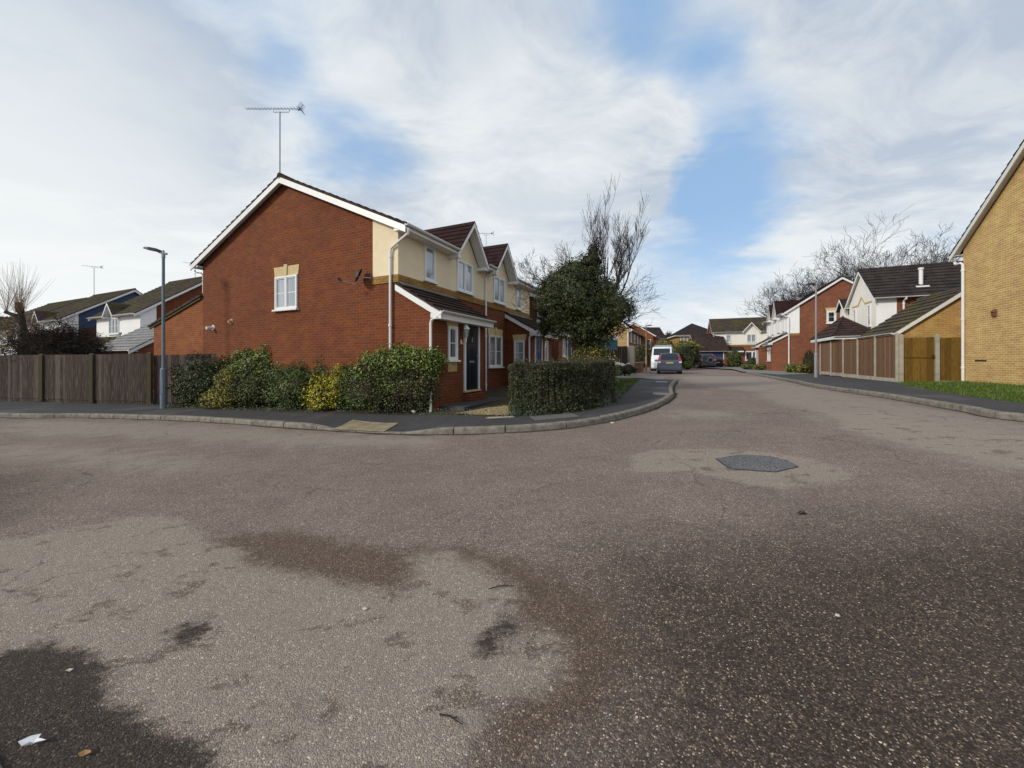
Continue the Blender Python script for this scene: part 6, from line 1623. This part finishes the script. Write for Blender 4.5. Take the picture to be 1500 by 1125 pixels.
def world():
    w = bpy.data.worlds.new('World'); SC.world = w; w.use_nodes = True
    t = NT(w.node_tree); bg = w.node_tree.nodes['Background']
    sky = t.n.new('ShaderNodeTexSky'); sky.sky_type = 'NISHITA'; sky.sun_disc = False
    sky.sun_elevation = EL; sky.sun_rotation = math.atan2(SUN.x, SUN.y); sky.air_density = 1.0; sky.dust_density = 0.6; sky.ozone_density = 1.6
    d = t.coord('Generated'); s = t.sep(d)
    z = t.math('MAXIMUM', s[2], 0.0)
    q = t.math('DIVIDE', 1.0, t.math('ADD', z, 0.16))
    p = t.comb(t.math('MULTIPLY', s[0], q), t.math('MULTIPLY', s[1], q), 0.0)
    wv = t.noise(p, 1.0, 3, 0.5, out='Color')
    wv = t.vmath('MULTIPLY', t.vmath('SUBTRACT', wv, (0.5, 0.5, 0.5)), (0.9, 0.9, 0.0))
    pw = t.vmath('ADD', p, wv)
    # streaks run from upper left to lower right
    rot = t.n.new('ShaderNodeMapping'); rot.inputs['Rotation'].default_value = (0, 0, R(-28)); rot.inputs['Scale'].default_value = (0.8, 1.25, 1)
    t.put(rot.inputs['Vector'], pw); ps = rot.outputs[0]
    n1 = t.noise(ps, 1.1, 9, 0.6); n2 = t.noise(ps, 3.4, 9, 0.66)
    dens = t.math('ADD', t.math('MULTIPLY', n1, 0.7), t.math('MULTIPLY', n2, 0.3))
    # broad gaps in the cloud, placed by direction in the sky
    dw = t.vmath('ADD', d, t.vmath('MULTIPLY', t.vmath('SUBTRACT', t.noise(p, 1.5, 5, 0.6, out='Color'), (0.5, 0.5, 0.5)), (0.30, 0.26, 0.30)))
    dn = t.vmath('NORMALIZE', dw)
    def gap(px, py, w, amt, inner=0.0):
        v = Vector(((px-750)/F, 1.0, (530-py)/F)).normalized()
        a = t.vmath('DOT_PRODUCT', dn, tuple(v), out=1)
        return t.math('MULTIPLY', t.rng(a, math.cos(R(w*1.25)), math.cos(R(w*0.1))), amt)
    g = None
    for args in GAPS:
        v = gap(*args); g = v if g is None else t.math('ADD', g, v)
    h = None
    for args in THICK:
        v = gap(*args); h = v if h is None else t.math('ADD', h, v)
    cov = t.math('ADD', t.math('SUBTRACT', t.math('ADD', dens, 0.12), t.math('MULTIPLY', g, 0.72)), h)
    cloud = t.rng(cov, 0.16, 0.70)
    # the shading of the cloud deck
    sh = t.math('ADD', t.math('MULTIPLY', t.noise(ps, 0.9, 6, 0.58), 0.6), t.math('MULTIPLY', t.noise(ps, 3.0, 9, 0.66), 0.4)); sh = t.rng(sh, 0.36, 0.60)
    dk = None
    for args in GREY:
        v = gap(*args); dk = v if dk is None else t.math('ADD', dk, v)
    sh = t.math('SUBTRACT', sh, dk, clamp=True)
    cc = t.mix(sh, (4.9, 5.6, 6.6), (8.3, 8.6, 8.7))
    lo = t.rng(s[2], 0.0, 0.42, 1.0, 0.0)
    cc = t.mix(t.math('MULTIPLY', lo, 0.65), cc, (9.1, 9.5, 9.6))
    br = t.math('ADD', gap(-100, 400, 26, 0.9), gap(480, 110, 8, 0.45)); br = t.math('ADD', br, gap(760, 230, 14, 0.45))
    cc = t.mix(t.math('MULTIPLY', br, 0.8, clamp=True), cc, (9.6, 9.8, 9.6))
    # clear sky a little paler than pure Nishita, as through thin veils
    sk = t.mix(0.7, sky.outputs[0], (3.8, 6.0, 9.1))
    low2 = t.rng(s[2], 0.0, 0.35, 1.0, 0.0)
    sk = t.mix(t.math('MULTIPLY', low2, 0.7), sk, (7.2, 8.7, 9.7))
    c = t.mix(t.math('MULTIPLY', cloud, 0.96), sk, cc)
    t.put(bg.inputs['Color'], c); bg.inputs['Strength'].default_value = 0.102
GAPS = [(1100, 210, 10, 0.50), (1050, 130, 7, 0.32), (1110, 290, 8, 0.26), (980, 30, 8, 0.30), (900, 5, 7, 0.25), (1060, 330, 7, 0.2), (620, 260, 7, 0.24), (540, 215, 7, 0.20), (320, 10, 7, 0.22), (450, 190, 9, 0.22), (500, 5, 5, 0.2), (370, 110, 6, 0.16), (1180, 230, 8, 0.2), (1380, 290, 7, 0.25), (100, 30, 9, 0.14), (1000, 380, 8, 0.25), (120, 90, 10, 0.12)]
THICK = [(1270, 120, 14, 0.3), (740, 170, 14, 0.30), (560, 90, 8, 0.15), (980, 200, 6, 0.25), (1300, 170, 14, 0.22), (200, 320, 20, 0.25), (950, 250, 6, 0.2), (200, 60, 7, 0.12), (1200, 40, 10, 0.15), (600, 340, 10, 0.2), (1230, 340, 10, 0.15)]
GREY = [(1500, 0, 22, 0.08), (60, 40, 9, 0.35), (660, 20, 8, 0.3), (200, 160, 11, 0.75), (90, 150, 9, 0.4), (740, 40, 12, 0.3), (1250, 40, 12, 0.25), (1430, 110, 9, 0.2)]
world()

cam = bpy.data.cameras.new('camera'); co = bpy.data.objects.new('camera', cam); COL.objects.link(co)
co.location = (0, 0, CAMZ); co.rotation_euler = (R(90), 0, 0)
cam.sensor_width = 36.0; cam.lens = F/1500*36.0; cam.shift_y = -(562.5-530)/1500.0
cam.clip_start = 0.05; cam.clip_end = 5000
SC.camera = co
SC.view_settings.view_transform = 'Standard'; SC.view_settings.look = 'None'; SC.view_settings.exposure = 0.0; SC.view_settings.gamma = 1.0
